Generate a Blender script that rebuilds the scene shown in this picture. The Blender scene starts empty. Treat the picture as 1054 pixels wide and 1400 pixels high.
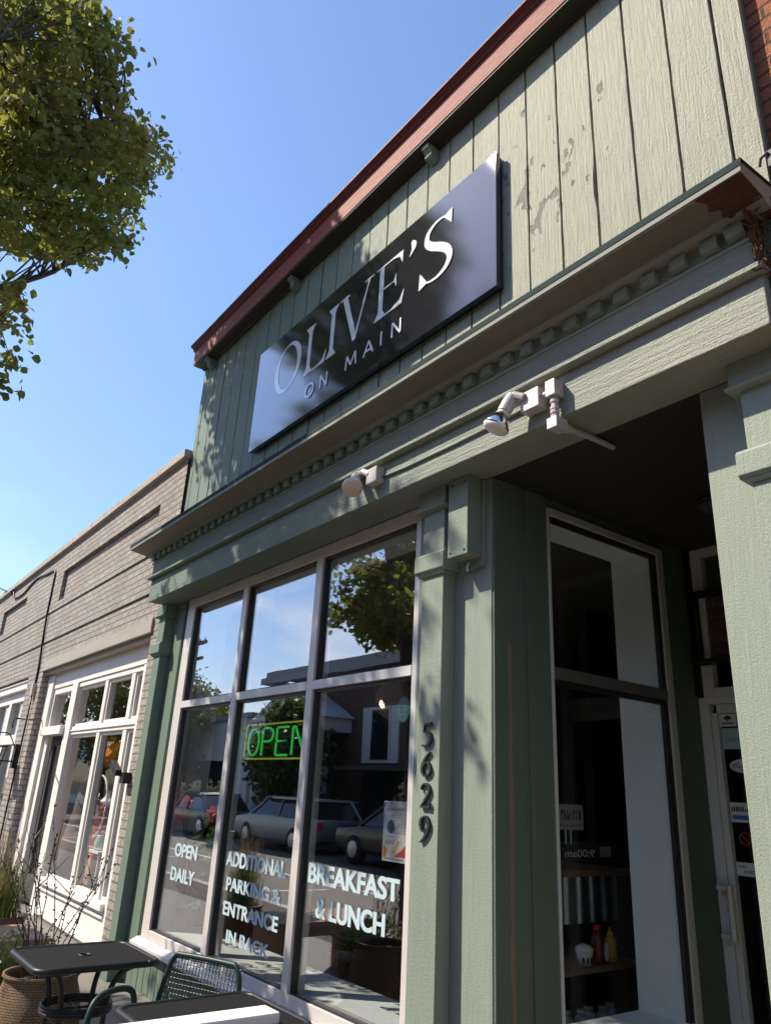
import bpy, bmesh, math, random
from mathutils import Vector, Matrix
import numpy as np
random.seed(11)
scene = bpy.context.scene
COL = scene.collection
R_ = math.radians

# ------------------------------------------------------------------ materials
class NT:
    def __init__(s, name):
        s.m = bpy.data.materials.new(name); s.m.use_nodes = True
        s.t = s.m.node_tree; s.n = s.t.nodes; s.n.clear()
        s.out = s.n.new('ShaderNodeOutputMaterial')
    def new(s, typ, ins=None, **kw):
        n = s.n.new(typ)
        for k, v in kw.items(): setattr(n, k, v)
        if ins:
            for k, v in ins.items():
                if hasattr(v, 'is_output'): s.t.links.new(v, n.inputs[k])
                else: n.inputs[k].default_value = v
        return n
    def link(s, a, b): s.t.links.new(a, b)
    def coords(s, scale=(1, 1, 1), swap=False):
        tc = s.new('ShaderNodeNewGeometry')
        v = tc.outputs['Position']
        if swap:   # x,z -> u,v for walls facing the street (x+y keeps returns tiled too)
            sp = s.new('ShaderNodeSeparateXYZ', {0: v})
            ad = s.new('ShaderNodeMath', {0: sp.outputs[0], 1: sp.outputs[1]}, operation='ADD')
            v = s.new('ShaderNodeCombineXYZ', {0: ad.outputs[0], 1: sp.outputs[2]}).outputs[0]
        mp = s.new('ShaderNodeMapping', {'Vector': v, 'Scale': scale})
        return mp.outputs[0]
    def noise(s, vec, scale=1.0, detail=4, rough=.55, dist=0):
        return s.new('ShaderNodeTexNoise', {'Vector': vec, 'Scale': scale, 'Detail': detail, 'Roughness': rough, 'Distortion': dist}).outputs['Fac']
    def ramp(s, fac, a, b, ca=(0, 0, 0, 1), cb=(1, 1, 1, 1)):
        r = s.new('ShaderNodeValToRGB', {0: fac})
        e = r.color_ramp.elements
        e[0].position = a; e[1].position = b; e[0].color = ca; e[1].color = cb
        return r.outputs[0]
    def mix(s, fac, a, b, blend='MIX'):
        n = s.new('ShaderNodeMix', data_type='RGBA', blend_type=blend)
        for i, v in ((0, fac), (6, a), (7, b)):
            if hasattr(v, 'is_output'): s.t.links.new(v, n.inputs[i])
            else:
                n.inputs[i].default_value = v if i == 0 or len(v) == 4 else (*v, 1)
        return n.outputs[2]
    def math(s, op, a, b=0.0, clamp=False):
        n = s.new('ShaderNodeMath', {0: a, 1: b}, operation=op); n.use_clamp = clamp
        return n.outputs[0]
    def bump(s, h, strength=.3, dist=.01, normal=None):
        n = s.new('ShaderNodeBump', {'Height': h, 'Strength': strength, 'Distance': dist})
        if normal is not None: s.link(normal, n.inputs['Normal'])
        return n.outputs[0]
    def pbr(s, col, rough=.6, metal=0.0, spec=.5, normal=None, **extra):
        p = s.new('ShaderNodeBsdfPrincipled')
        for k, v in dict({'Base Color': col, 'Roughness': rough, 'Metallic': metal, 'Specular IOR Level': spec}, **extra).items():
            if hasattr(v, 'is_output'): s.link(v, p.inputs[k])
            else: p.inputs[k].default_value = (*v, 1) if isinstance(v, tuple) and len(v) == 3 else v
        if normal is not None: s.link(normal, p.inputs['Normal'])
        s.link(p.outputs[0], s.out.inputs[0])
        return s.m

def c4(c, k=1.0): return (c[0]*k, c[1]*k, c[2]*k, 1)

def painted(name, col, grain='V', var=.12, rough=.62, bump=.5, dirt=.25, dirtcol=(.13, .12, .10), peel=None, spec=.35, fine=1.0, fresh=None, knots=False):
    t = NT(name)
    sc = {'V': (62, 62, 5), 'H': (5, 62, 62), 'N': (45, 45, 45)}[grain]
    v = t.coords(sc)
    g = t.noise(v, 1.0, 6, .65, .6)
    w = t.coords((1, 1, 1))
    pit = t.noise(w, 95 * fine, 3, .65)
    big = t.noise(w, 1.3, 4, .6)
    med = t.noise(t.coords({'V': (9, 9, 1.2), 'H': (1.2, 9, 9), 'N': (4, 4, 4)}[grain]), 1.0, 5, .6)
    c = t.mix(big, c4(col, 1 - var), c4(col, 1 + var))
    if fresh:   # paint bleached by the sun towards +x, darker and greener towards -x
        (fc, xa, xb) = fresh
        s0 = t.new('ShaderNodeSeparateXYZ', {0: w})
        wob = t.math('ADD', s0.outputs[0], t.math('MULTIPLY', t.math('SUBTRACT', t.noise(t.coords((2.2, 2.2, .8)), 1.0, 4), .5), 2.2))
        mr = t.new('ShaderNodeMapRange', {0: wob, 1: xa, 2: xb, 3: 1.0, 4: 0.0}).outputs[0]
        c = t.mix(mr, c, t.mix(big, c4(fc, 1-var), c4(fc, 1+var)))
    c = t.mix(t.math('MULTIPLY', t.ramp(med, .55, .8), dirt), c, c4(dirtcol))
    c = t.mix(t.math('MULTIPLY', t.ramp(pit, .62, .72), .5), c, c4(col, .5))
    c = t.mix(t.math('MULTIPLY', t.ramp(g, .35, .7), .22), c, c4(col, .62))
    h = t.math('ADD', t.math('MULTIPLY', g, .7), t.math('MULTIPLY', pit, .45))
    if knots:
        vo = t.new('ShaderNodeTexVoronoi', {'Vector': t.coords((2.1, 2.1, 1.1)), 'Scale': 1.0, 'Randomness': 1.0})
        kn = t.ramp(t.math('ADD', vo.outputs['Distance'], t.math('MULTIPLY', pit, .02)), .030, .045, (1, 1, 1, 1), (0, 0, 0, 1))
        c = t.mix(t.math('MULTIPLY', kn, .8), c, c4((.06, .055, .04)))
        h = t.math('SUBTRACT', h, t.math('MULTIPLY', kn, .6))
        st = t.ramp(t.noise(t.coords((24, 24, .55)), 1.0, 4, .6), .58, .74)
        c = t.mix(t.math('MULTIPLY', st, .30), c, c4(col, .52))
    if peel:
        (cx, cz, rx, rz, th) = peel
        sp = t.new('ShaderNodeSeparateXYZ', {0: w})
        dx = t.math('DIVIDE', t.math('SUBTRACT', sp.outputs[0], cx), rx)
        dz = t.math('DIVIDE', t.math('SUBTRACT', sp.outputs[2], cz), rz)
        r2 = t.math('ADD', t.math('MULTIPLY', dx, dx), t.math('MULTIPLY', dz, dz))
        m = t.math('SUBTRACT', 1.0, r2, True)
        pn = t.noise(t.coords((9, 9, 4.2)), 1.0, 5, .6, .4)
        pm = t.ramp(t.math('ADD', pn, t.math('MULTIPLY', m, .12)), th, th + .012)
        pm = t.math('MULTIPLY', pm, t.ramp(m, .02, .1))
        c = t.mix(pm, c, t.mix(pit, (.12, .108, .085, 1), (.19, .172, .14, 1)))
        h = t.math('SUBTRACT', h, t.math('MULTIPLY', pm, .8))
    return t.pbr(c, rough, 0, spec, t.bump(h, min(1.0, bump * 1.25), .017))

def plain(name, col, rough=.5, metal=0.0, spec=.5, bump=0, scale=60, var=.08, **extra):
    t = NT(name)
    n = t.noise(t.coords(), scale, 4)
    b = t.noise(t.coords(), 2.2, 4)
    c = t.mix(b, c4(col, 1 - var), c4(col, 1 + var))
    nr = t.bump(n, bump, .004) if bump else None
    return t.pbr(c, rough, metal, spec, nr, **extra)

def brick(name, c1, c2, mortar, bw=.21, rh=.074, ms=.009, paint=False, bump=.8, bias=0.0):
    t = NT(name)
    v = t.coords(swap=True)
    wob = t.new('ShaderNodeTexNoise', {'Vector': v, 'Scale': 7, 'Detail': 2})
    v2 = t.mix(.012, v, wob.outputs['Color'], 'ADD')
    b = t.new('ShaderNodeTexBrick', {'Vector': v2, 'Color1': c4(c1), 'Color2': c4(c2), 'Mortar': c4(mortar), 'Scale': 1.0,
              'Mortar Size': ms, 'Mortar Smooth': .35, 'Bias': bias, 'Brick Width': bw, 'Row Height': rh})
    n = t.noise(t.coords(), 45, 5, .65)
    n2 = t.noise(t.coords(), 2.0, 5, .65)
    n3 = t.noise(t.coords((2.5, 2.5, 9)), 1.0, 4, .6)
    c = t.mix(t.math('MULTIPLY', t.ramp(n2, .35, .75), .55 if paint else .4), b.outputs['Color'], c4(c1, .62))
    c = t.mix(t.math('MULTIPLY', t.ramp(n3, .6, .75), .35), c, c4(c2, 1.25))
    c = t.mix(t.math('MULTIPLY', t.ramp(n, .6, .72), .35), c, c4(c1, .5))
    n4 = t.noise(t.coords((.7, .7, .25)), 1.0, 6, .7)
    c = t.mix(t.math('MULTIPLY', t.ramp(n4, .5, .72), .45), c, c4(mortar, 1.15))
    h = t.math('ADD', t.math('MULTIPLY', b.outputs['Fac'], -1.0), t.math('MULTIPLY', n, .9))
    h = t.math('ADD', h, t.math('MULTIPLY', n3, .6))
    return t.pbr(c, .85, 0, .25, t.bump(h, bump, .03))

M = {}
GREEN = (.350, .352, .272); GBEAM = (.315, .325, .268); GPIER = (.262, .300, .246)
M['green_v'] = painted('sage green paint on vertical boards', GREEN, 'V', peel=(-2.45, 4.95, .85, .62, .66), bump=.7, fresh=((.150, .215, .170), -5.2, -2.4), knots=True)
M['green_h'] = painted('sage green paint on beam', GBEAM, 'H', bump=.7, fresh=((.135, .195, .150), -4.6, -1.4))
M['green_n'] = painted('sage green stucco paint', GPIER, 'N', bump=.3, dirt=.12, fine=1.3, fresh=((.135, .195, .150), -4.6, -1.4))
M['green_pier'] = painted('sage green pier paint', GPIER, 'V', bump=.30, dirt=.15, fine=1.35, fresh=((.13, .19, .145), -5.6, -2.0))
M['green_dark'] = painted('deep green recess colour', (.11, .142, .108), 'V', bump=.3, dirt=.2)
M['porch'] = painted('dark olive porch paint and eave shade', (.034, .030, .0225), 'H', bump=.25, dirt=.2)
M['green_edge'] = plain('dark green drip edge', (.030, .046, .046), .8, 0, .08)
M['soffit'] = painted('olive brown painted soffit shade', (.17, .158, .115), 'H', bump=.3, dirt=.3)  # shade under the cornice is painted into this colour
M['lip'] = plain('pale metal lip', (.27, .275, .25), .7, 0, .1)
M['gap'] = plain('dark joint', (.012, .018, .017), .9)
M['red'] = painted('brick red eave paint', (.27, .075, .056), 'H', bump=.6, dirt=.35, dirtcol=(.36, .16, .12))
M['red_dark'] = painted('dark red crown paint', (.125, .026, .02), 'H', bump=.4, dirt=.3, dirtcol=(.2, .07, .05))
M['broken'] = painted('rotten brown wood', (.105, .045, .022), 'H', var=.5, bump=1.0, dirt=.8, dirtcol=(.05, .02, .012))
M['crackwood'] = painted('bare weathered wood', (.27, .185, .14), 'V', var=.4, bump=1.0, dirt=.8, dirtcol=(.10, .06, .045))
M['alu'] = plain('pale aluminium frame', (.60, .565, .54), .42, .12, .5, .06, 30, .1)
M['alu_side'] = plain('bronze glazing bead', (.022, .02, .019), .45, .2)
M['alu_dark'] = plain('grey aluminium rail', (.16, .15, .14), .4, .4)
M['white'] = painted('white door paint', (.70, .68, .66), 'V', var=.05, bump=.12, dirt=.15, dirtcol=(.42, .40, .37))
M['white_trim'] = painted('white storefront trim', (.74, .71, .67), 'V', var=.06, bump=.2, dirt=.2, dirtcol=(.5, .46, .42))
M['brick_grey'] = brick('painted greige brick', (.39, .35, .315), (.47, .425, .385), (.22, .19, .165), paint=True, bump=1.0, ms=.009)
M['brick_orange'] = brick('orange brick', (.40, .150, .070), (.33, .115, .055), (.085, .055, .04), bump=.8, rh=.078)
M['brick_brown'] = brick('brown brick far', (.16, .085, .06), (.13, .07, .05), (.16, .14, .12))
M['stone'] = painted('weathered coping stone', (.40, .36, .30), 'N', var=.2, bump=.8, dirt=.5)
M['lintel'] = painted('painted steel lintel', (.36, .32, .27), 'H', var=.06, bump=.3)
M['black'] = plain('black metal', (.014, .014, .015), .45, .3, .5, .1, 80)
M['black_cast'] = plain('black cast numerals', (.012, .013, .014), .55, .0, .5, .6, 140)
M['letter_white'] = plain('white sign lettering', (.80, .80, .79), .5, 0, .25)
M['grey_metal'] = plain('grey painted electrical metal', (.50, .45, .43), .45, .2, .5, .15, 60)
M['bulb_white'] = plain('frosted bulb glass', (.78, .73, .68), .25, 0, .6)
M['bulb_pink'] = plain('warm frosted bulb face', (.62, .50, .42), .45, 0, .5)
M['chrome'] = plain('silvered reflector', (.75, .76, .78), .08, 1.0)
M['teal_wall'] = painted('pale blue green interior paint', (.80, .86, .86), 'N', var=.04, bump=.1, dirt=.05)
M['int_dark'] = plain('dark interior wall', (.045, .042, .042), .8)
M['int_mid'] = plain('interior ceiling', (.13, .125, .12), .8)
M['int_floor'] = plain('dark wood floor', (.07, .045, .03), .5)
M['int_tan'] = plain('shop interior wall', (.34, .28, .21), .8)
M['sidewalk'] = painted('concrete sidewalk', (.175, .16, .14), 'N', var=.12, bump=.4, dirt=.3)
M['paver'] = brick('brown pavers', (.24, .165, .125), (.20, .135, .105), (.12, .10, .085), bw=.2, rh=.1)
M['kerb'] = painted('kerb concrete', (.42, .40, .37), 'N', bump=.4)
M['asphalt'] = painted('worn brown asphalt', (.12, .095, .08), 'N', var=.25, bump=.8, dirt=.2, fine=.5)
M['roadpaint'] = plain('white road paint', (.65, .64, .62), .7)
M['grass_base'] = plain('far ground', (.16, .17, .10), .9)
M['bark'] = painted('grey brown bark', (.085, .068, .052), 'V', var=.35, bump=1.0, dirt=.5, dirtcol=(.03, .025, .02), rough=.9)
M['twig'] = plain('dark twig', (.035, .022, .018), .8)
M['wood'] = painted('warm bench wood', (.44, .27, .18), 'H', var=.2, bump=.4, dirt=.5, dirtcol=(.30, .17, .11))
M['pot'] = plain('brown glazed pot', (.12, .06, .035), .5)
M['soil'] = plain('soil', (.05, .035, .025), .95, bump=.8)
M['chair_green'] = plain('dark green coated wire', (.012, .034, .029), .45, 0, .3)
M['roof_grey'] = plain('grey roof edge', (.30, .30, .31), .7)
M['whitewash'] = plain('white siding', (.62, .62, .60), .7)
M['rubber'] = plain('tyre rubber', (.02, .02, .02), .8)
M['glass_dark'] = plain('dark car glass', (.02, .025, .03), .05, 0, .8)
M['rim'] = plain('alloy wheel', (.55, .55, .56), .3, .8)
M['orange'] = plain('orange petals', (.88, .20, .06), .6, **{'Subsurface Weight': 0.0})
M['yellow'] = plain('mustard yellow', (.62, .42, .03), .4)
M['yellow_petal'] = plain('yellow paper petals', (.75, .46, .03), .6)
M['ketchup'] = plain('dark red bottle', (.16, .02, .012), .3)
M['paper'] = plain('white paper', (.70, .70, .68), .7)
M['paper_grey'] = plain('grey paper', (.40, .40, .41), .7)
M['ink'] = plain('dark ink', (.03, .03, .035), .7)
M['blue_ink'] = plain('blue print', (.04, .20, .45), .6)
M['red_ink'] = plain('red print', (.60, .04, .06), .6)
M['lilac'] = plain('lilac print', (.42, .45, .72), .6)
M['teal_st'] = plain('teal sticker', (.10, .36, .30), .5)
M['pale_teal'] = plain('pale teal sticker', (.38, .55, .52), .5)
M['counter'] = painted('wood counter top', (.25, .15, .085), 'H', var=.2, bump=.3)
M['sack'] = plain('brown burlap', (.17, .11, .075), .9, bump=.6)
M['pink'] = plain('faded coral cloth', (.55, .22, .17), .8)
M['orange_glass'] = plain('orange bottle', (.62, .13, .02), .2)

def corr():
    t = NT('corrugated steel')
    v = t.coords()
    w = t.new('ShaderNodeTexWave', {'Vector': v, 'Scale': 2.6, 'Distortion': .3, 'Detail': 2}, bands_direction='Y')
    n = t.noise(t.coords((3, 3, 14)), 1.0, 4)
    c = t.mix(n, (.16, .20, .25, 1), (.34, .40, .46, 1))
    return t.pbr(c, .38, .7, .5, t.bump(w.outputs['Fac'], 1.0, .03))
M['corrugated'] = corr()

def wicker():
    t = NT('woven wicker')
    v = t.new('ShaderNodeTexCoord').outputs['UV']
    b = t.new('ShaderNodeTexBrick', {'Vector': v, 'Color1': (.29, .18, .10, 1), 'Color2': (.21, .13, .07, 1), 'Mortar': (.10, .06, .035, 1), 'Scale': 1.0,
              'Mortar Size': .0028, 'Mortar Smooth': 1.0, 'Brick Width': .026, 'Row Height': .0115})
    n = t.noise(v, 300, 3)
    h = t.math('SUBTRACT', t.math('MULTIPLY', n, .3), b.outputs['Fac'])
    return t.pbr(b.outputs['Color'], .7, 0, .3, t.bump(h, 1.0, .008))
M['wicker'] = wicker()

def mesh_top():
    t = NT('perforated black metal top')
    v = t.coords((330, 330, 330))
    sp = t.new('ShaderNodeSeparateXYZ', {0: v})
    a = t.math('SINE', sp.outputs[0]); b = t.math('SINE', sp.outputs[1])
    h = t.math('MULTIPLY', a, b)
    hole = t.ramp(t.math('ABSOLUTE', h), .25, .5)
    c = t.mix(hole, (.020, .019, .020, 1), (.002, .002, .003, 1))
    return t.pbr(c, .75, 0, .12, t.bump(hole, .5, .003))
M['mesh_top'] = mesh_top()

def sign_mat(name, ca, cb, k=1.5):
    t = NT(name)
    lw = t.new('ShaderNodeLayerWeight', {'Blend': .5})
    fac = t.math('ADD', t.math('MULTIPLY', t.math('POWER', lw.outputs['Facing'], 3.2), k), .03, True)
    n = t.noise(t.coords(), 3.0, 3)
    d = t.new('ShaderNodeBsdfDiffuse', {'Color': t.mix(n, c4(ca), c4(cb))})
    gl = t.new('ShaderNodeBsdfAnisotropic', {'Color': (.86, .92, 1, 1), 'Roughness': .115}, distribution='BECKMANN')
    mx = t.new('ShaderNodeMixShader', {0: fac, 1: d.outputs[0], 2: gl.outputs[0]})
    t.link(mx.outputs[0], t.out.inputs[0])
    return t.m
M['sign'] = sign_mat('satin black sign panel', (.016, .016, .021), (.022, .022, .028))
M['sign_letter'] = sign_mat('white sign vinyl', (.80, .80, .79), (.84, .84, .83), 1.3)
M['sign_edge'] = plain('sign edge', (.008, .008, .010), .4)

def glass(name, f0=.06, k=.9, tint=(.985, .99, .985)):
    t = NT(name)
    lw = t.new('ShaderNodeLayerWeight', {'Blend': .5})
    f5 = t.math('POWER', lw.outputs['Facing'], 4.0)
    fac = t.math('ADD', t.math('MULTIPLY', f5, k), f0, True)
    bp = t.bump(t.noise(t.coords((1, 1, 1)), .9, 2), .03, .05)
    tr = t.new('ShaderNodeBsdfTransparent', {'Color': c4(tint)})
    gl = t.new('ShaderNodeBsdfGlossy', {'Color': (.92, .95, 1, 1), 'Roughness': .0}); t.link(bp, gl.inputs['Normal'])
    mx = t.new('ShaderNodeMixShader', {0: fac, 1: tr.outputs[0], 2: gl.outputs[0]})
    t.link(mx.outputs[0], t.out.inputs[0])
    return t.m
M['glass'] = glass('coated window glass', .20, .8)
M['glass_side'] = glass('clear entry glass', .03, .5)
M['glass_shop'] = glass('clear shop glass', .07, .7)

def emit(name, col, s):
    t = NT(name)
    e = t.new('ShaderNodeEmission', {'Color': c4(col), 'Strength': s})
    t.link(e.outputs[0], t.out.inputs[0]); return t.m
M['neon_green'] = emit('lit green neon tube', (.04, .55, .08), .50)
M['neon_lime'] = emit('lit lime neon border', (.40, .44, .05), .36)
M['warm_lamp'] = emit('lit warm bulb', (1, .62, .28), 6.0)

def leafmat(name, a, b, trans=.45, hue2=None):
    t = NT(name)
    g = t.new('ShaderNodeNewGeometry')
    rnd = g.outputs['Random Per Island']
    big = t.noise(t.coords(), .9, 3)
    c = t.mix(rnd, c4(a), c4(b))
    if hue2: c = t.mix(t.ramp(big, .45, .7), c, t.mix(rnd, c4(hue2), c4(hue2, .6)))
    p = t.new('ShaderNodeBsdfPrincipled', {'Base Color': c, 'Roughness': .5, 'Specular IOR Level': .3})
    tl = t.new('ShaderNodeBsdfTranslucent', {'Color': t.mix(.5, c, (.30, .32, .03, 1))})
    mx = t.new('ShaderNodeMixShader', {0: trans, 1: p.outputs[0], 2: tl.outputs[0]})
    t.link(mx.outputs[0], t.out.inputs[0])
    return t.m
M['leaf'] = leafmat('pear tree leaf', (.075, .10, .028), (.21, .22, .06), .55, (.30, .22, .075))
M['leaf_far'] = leafmat('far tree leaf', (.04, .075, .02), (.075, .11, .03), .3)
M['leaf_shrub'] = leafmat('yellow green shrub leaf', (.17, .23, .05), (.36, .36, .14), .3)
M['leaf_grass'] = leafmat('feathery grass blade', (.14, .22, .04), (.22, .27, .08), .35)
M['leaf_plume'] = leafmat('pinkish grass plume', (.42, .26, .22), (.50, .36, .28), .3)
M['leaf_house'] = leafmat('house plant leaf', (.04, .09, .025), (.07, .13, .03), .3)

# ------------------------------------------------------------------ mesh building
class MB:
    def __init__(s): s.v = []; s.f = []; s.uv = None
    def add(s, vs, fs):
        o = len(s.v); s.v += [tuple(map(float, p)) for p in vs]; s.f += [tuple(i + o for i in f) for f in fs]; return s
    def box(s, x0, x1, y0, y1, z0, z1):
        if x0 > x1: x0, x1 = x1, x0
        if y0 > y1: y0, y1 = y1, y0
        if z0 > z1: z0, z1 = z1, z0
        return s.add([(x0, y0, z0), (x1, y0, z0), (x1, y1, z0), (x0, y1, z0), (x0, y0, z1), (x1, y0, z1), (x1, y1, z1), (x0, y1, z1)],
              [(0, 3, 2, 1), (4, 5, 6, 7), (0, 1, 5, 4), (1, 2, 6, 5), (2, 3, 7, 6), (3, 0, 4, 7)])
    def obox(s, c, ax, ay, az):   # oriented box, half axes
        c = Vector(c); ax = Vector(ax); ay = Vector(ay); az = Vector(az)
        vs = [c + sx*ax + sy*ay + sz*az for sz in (-1, 1) for sy, sx in ((-1, -1), (-1, 1), (1, 1), (1, -1))]
        return s.add(vs, [(0, 3, 2, 1), (4, 5, 6, 7), (0, 1, 5, 4), (1, 2, 6, 5), (2, 3, 7, 6), (3, 0, 4, 7)])
    def tube(s, pts, r, n=8, caps=True):
        pts = [Vector(p) for p in pts]; m = len(pts)
        rs = r if isinstance(r, (list, tuple)) else [r]*m
        prev = None; vs = []
        for i, p in enumerate(pts):
            d = (pts[min(i+1, m-1)] - pts[max(i-1, 0)])
            if d.length < 1e-9: d = Vector((0, 0, 1))
            d.normalize()
            if prev is None:
                a = Vector((0, 0, 1)) if abs(d.z) < .9 else Vector((1, 0, 0))
                u = d.cross(a).normalized()
            else:
                u = (prev - d*prev.dot(d))
                u = u.normalized() if u.length > 1e-6 else d.orthogonal().normalized()
            prev = u; w = d.cross(u)
            for k in range(n):
                t = 2*math.pi*k/n
                vs.append(p + (u*math.cos(t) + w*math.sin(t))*rs[i])
        fs = []
        for i in range(m-1):
            for k in range(n):
                k2 = (k+1) % n
                fs.append((i*n+k, i*n+k2, (i+1)*n+k2, (i+1)*n+k))
        if caps:
            fs.append(tuple(range(n-1, -1, -1))); fs.append(tuple((m-1)*n+k for k in range(n)))
        return s.add(vs, fs)
    def lathe(s, prof, c, n=24, axis=(0, 0, 1)):   # prof: (radius, height)
        az = Vector(axis).normalized(); ax = az.orthogonal().normalized(); ay = az.cross(ax); c = Vector(c)
        vs = []; fs = []
        for r, h in prof:
            for k in range(n):
                t = 2*math.pi*k/n
                vs.append(c + az*h + (ax*math.cos(t) + ay*math.sin(t))*max(r, 1e-4))
        for i in range(len(prof)-1):
            for k in range(n):
                k2 = (k+1) % n
                fs.append((i*n+k, i*n+k2, (i+1)*n+k2, (i+1)*n+k))
        fs.append(tuple(range(n-1, -1, -1))); fs.append(tuple((len(prof)-1)*n+k for k in range(n)))
        return s.add(vs, fs)
    def extrude_x(s, prof, x0, x1):   # closed (y,z) profile
        n = len(prof)
        vs = [(x0, y, z) for y, z in prof] + [(x1, y, z) for y, z in prof]
        fs = [(i, (i+1) % n, n+(i+1) % n, n+i) for i in range(n)]
        return s.add(vs, fs + [tuple(range(n-1, -1, -1)), tuple(range(n, 2*n))])
    def plate(s, poly, y, th, flip=False):   # (x,z) polygon -> plate from y to y+th
        n = len(poly)
        vs = [(x, y, z) for x, z in poly] + [(x, y+th, z) for x, z in poly]
        fs = [tuple(range(n)), tuple(range(2*n-1, n-1, -1))] + [((i+1) % n, i, n+i, n+(i+1) % n) for i in range(n)]
        return s.add(vs, fs)
    def plate_x(s, poly, x, th):   # (y,z) polygon
        n = len(poly)
        vs = [(x, y, z) for y, z in poly] + [(x+th, y, z) for y, z in poly]
        fs = [tuple(range(n)), tuple(range(2*n-1, n-1, -1))] + [((i+1) % n, i, n+i, n+(i+1) % n) for i in range(n)]
        return s.add(vs, fs)
    def ribbon(s, pts, widths, y, th):   # variable-width stroke in x,z
        m = len(pts); L = []; Rr = []
        for i, (x, z) in enumerate(pts):
            a = pts[max(i-1, 0)]; b = pts[min(i+1, m-1)]
            dx, dz = b[0]-a[0], b[1]-a[1]; l = math.hypot(dx, dz) or 1
            nx, nz = -dz/l, dx/l; w = widths[i]/2
            L.append((x+nx*w, z+nz*w)); Rr.append((x-nx*w, z-nz*w))
        vs = []
        for yy in (y, y+th):
            vs += [(x, yy, z) for x, z in L] + [(x, yy, z) for x, z in Rr]
        fs = []
        for i in range(m-1):
            fs.append((i, i+1, m+i+1, m+i)); fs.append((2*m+i, 3*m+i, 3*m+i+1, 2*m+i+1))
            fs.append((i, 2*m+i, 2*m+i+1, i+1)); fs.append((m+i, m+i+1, 3*m+i+1, 3*m+i))
        fs.append((0, m, 3*m, 2*m)); fs.append((m-1, 3*m-1, 4*m-1, 2*m-1))
        return s.add(vs, fs)

ORG = {}
def obj(name, mb, mat, parent=None, bevel=0, smooth=False, org=None):
    me = bpy.data.meshes.new(name)
    o0 = ORG[parent.name] if parent else (org or (0, 0, 0))
    if isinstance(mb, MB):
        vs = mb.v
        if o0 != (0, 0, 0): vs = [(x-o0[0], y-o0[1], z-o0[2]) for x, y, z in vs]
        me.from_pydata(vs, [], mb.f)
        bm = bmesh.new(); bm.from_mesh(me); bmesh.ops.recalc_face_normals(bm, faces=bm.faces); bm.to_mesh(me); bm.free()
    else:
        me = mb; me.transform(Matrix.Translation((-o0[0], -o0[1], -o0[2])))
    me.materials.append(M[mat])
    if smooth:
        for p in me.polygons: p.use_smooth = True
    o = bpy.data.objects.new(name, me); COL.objects.link(o)
    if parent: o.parent = parent; ORG[o.name] = o0
    else: o.location = o0; ORG[o.name] = o0
    if bevel:
        b = o.modifiers.new('edge', 'BEVEL'); b.width = bevel; b.segments = 2; b.limit_method = 'ANGLE'; b.angle_limit = R_(40)
    return o
def tag(o, label, cat, group=None, kind=None):
    if label: o['label'] = label
    if cat: o['category'] = cat
    if group: o['group'] = group
    if kind: o['kind'] = kind
    return o
def thing(name, label, cat, loc=(0, 0, 0), group=None):
    o = bpy.data.objects.new(name, None); COL.objects.link(o); o.location = loc
    o.empty_display_size = .1; ORG[o.name] = tuple(map(float, loc))
    return tag(o, label, cat, group)
def single(name, mb, mat, label, cat, loc=(0, 0, 0), group=None, bevel=0, smooth=False):
    return tag(obj(name, mb, mat, None, bevel, smooth, tuple(map(float, loc))), label, cat, group)
def struct(name, mb, mat):
    o = obj(name, mb, mat); o['kind'] = 'structure'; return o
def smoothpts(pts, n=8):   # Catmull-Rom
    out = []; P = [tuple(p) for p in pts]
    for i in range(len(P)-1):
        p0 = P[max(i-1, 0)]; p1 = P[i]; p2 = P[i+1]; p3 = P[min(i+2, len(P)-1)]
        for k in range(n):
            t = k/n
            out.append(tuple(.5*((2*b) + (-a+c)*t + (2*a-5*b+4*c-d)*t*t + (-a+3*b-3*c+d)*t**3) for a, b, c, d in zip(p0, p1, p2, p3)))
    out.append(P[-1]); return out
def text_mesh(body, x0, x1, z0, z1, y, offset=.0, extrude=.0012):
    cu = bpy.data.curves.new('lettering', 'FONT'); cu.body = body; cu.extrude = .5; cu.offset = offset; cu.size = 1
    ob = bpy.data.objects.new('lettering', cu); COL.objects.link(ob)
    bpy.context.view_layer.update()
    me = bpy.data.meshes.new_from_object(ob.evaluated_get(bpy.context.evaluated_depsgraph_get()))
    bpy.data.objects.remove(ob)
    a = np.zeros(len(me.vertices)*3); me.vertices.foreach_get('co', a); a = a.reshape(-1, 3)
    mn = a.min(0); mx = a.max(0)
    b = np.empty_like(a)
    b[:, 0] = x0 + (a[:, 0]-mn[0])/(mx[0]-mn[0])*(x1-x0)
    b[:, 2] = z0 + (a[:, 1]-mn[1])/(mx[1]-mn[1])*(z1-z0)
    b[:, 1] = y - a[:, 2]/.5*extrude
    me.vertices.foreach_set('co', b.ravel()); me.update()
    return me
def join_meshes(ms):
    bm = bmesh.new()
    for m in ms: bm.from_mesh(m)
    me = bpy.data.meshes.new('lettering'); bm.to_mesh(me); bm.free(); me.materials.clear(); return me
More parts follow.
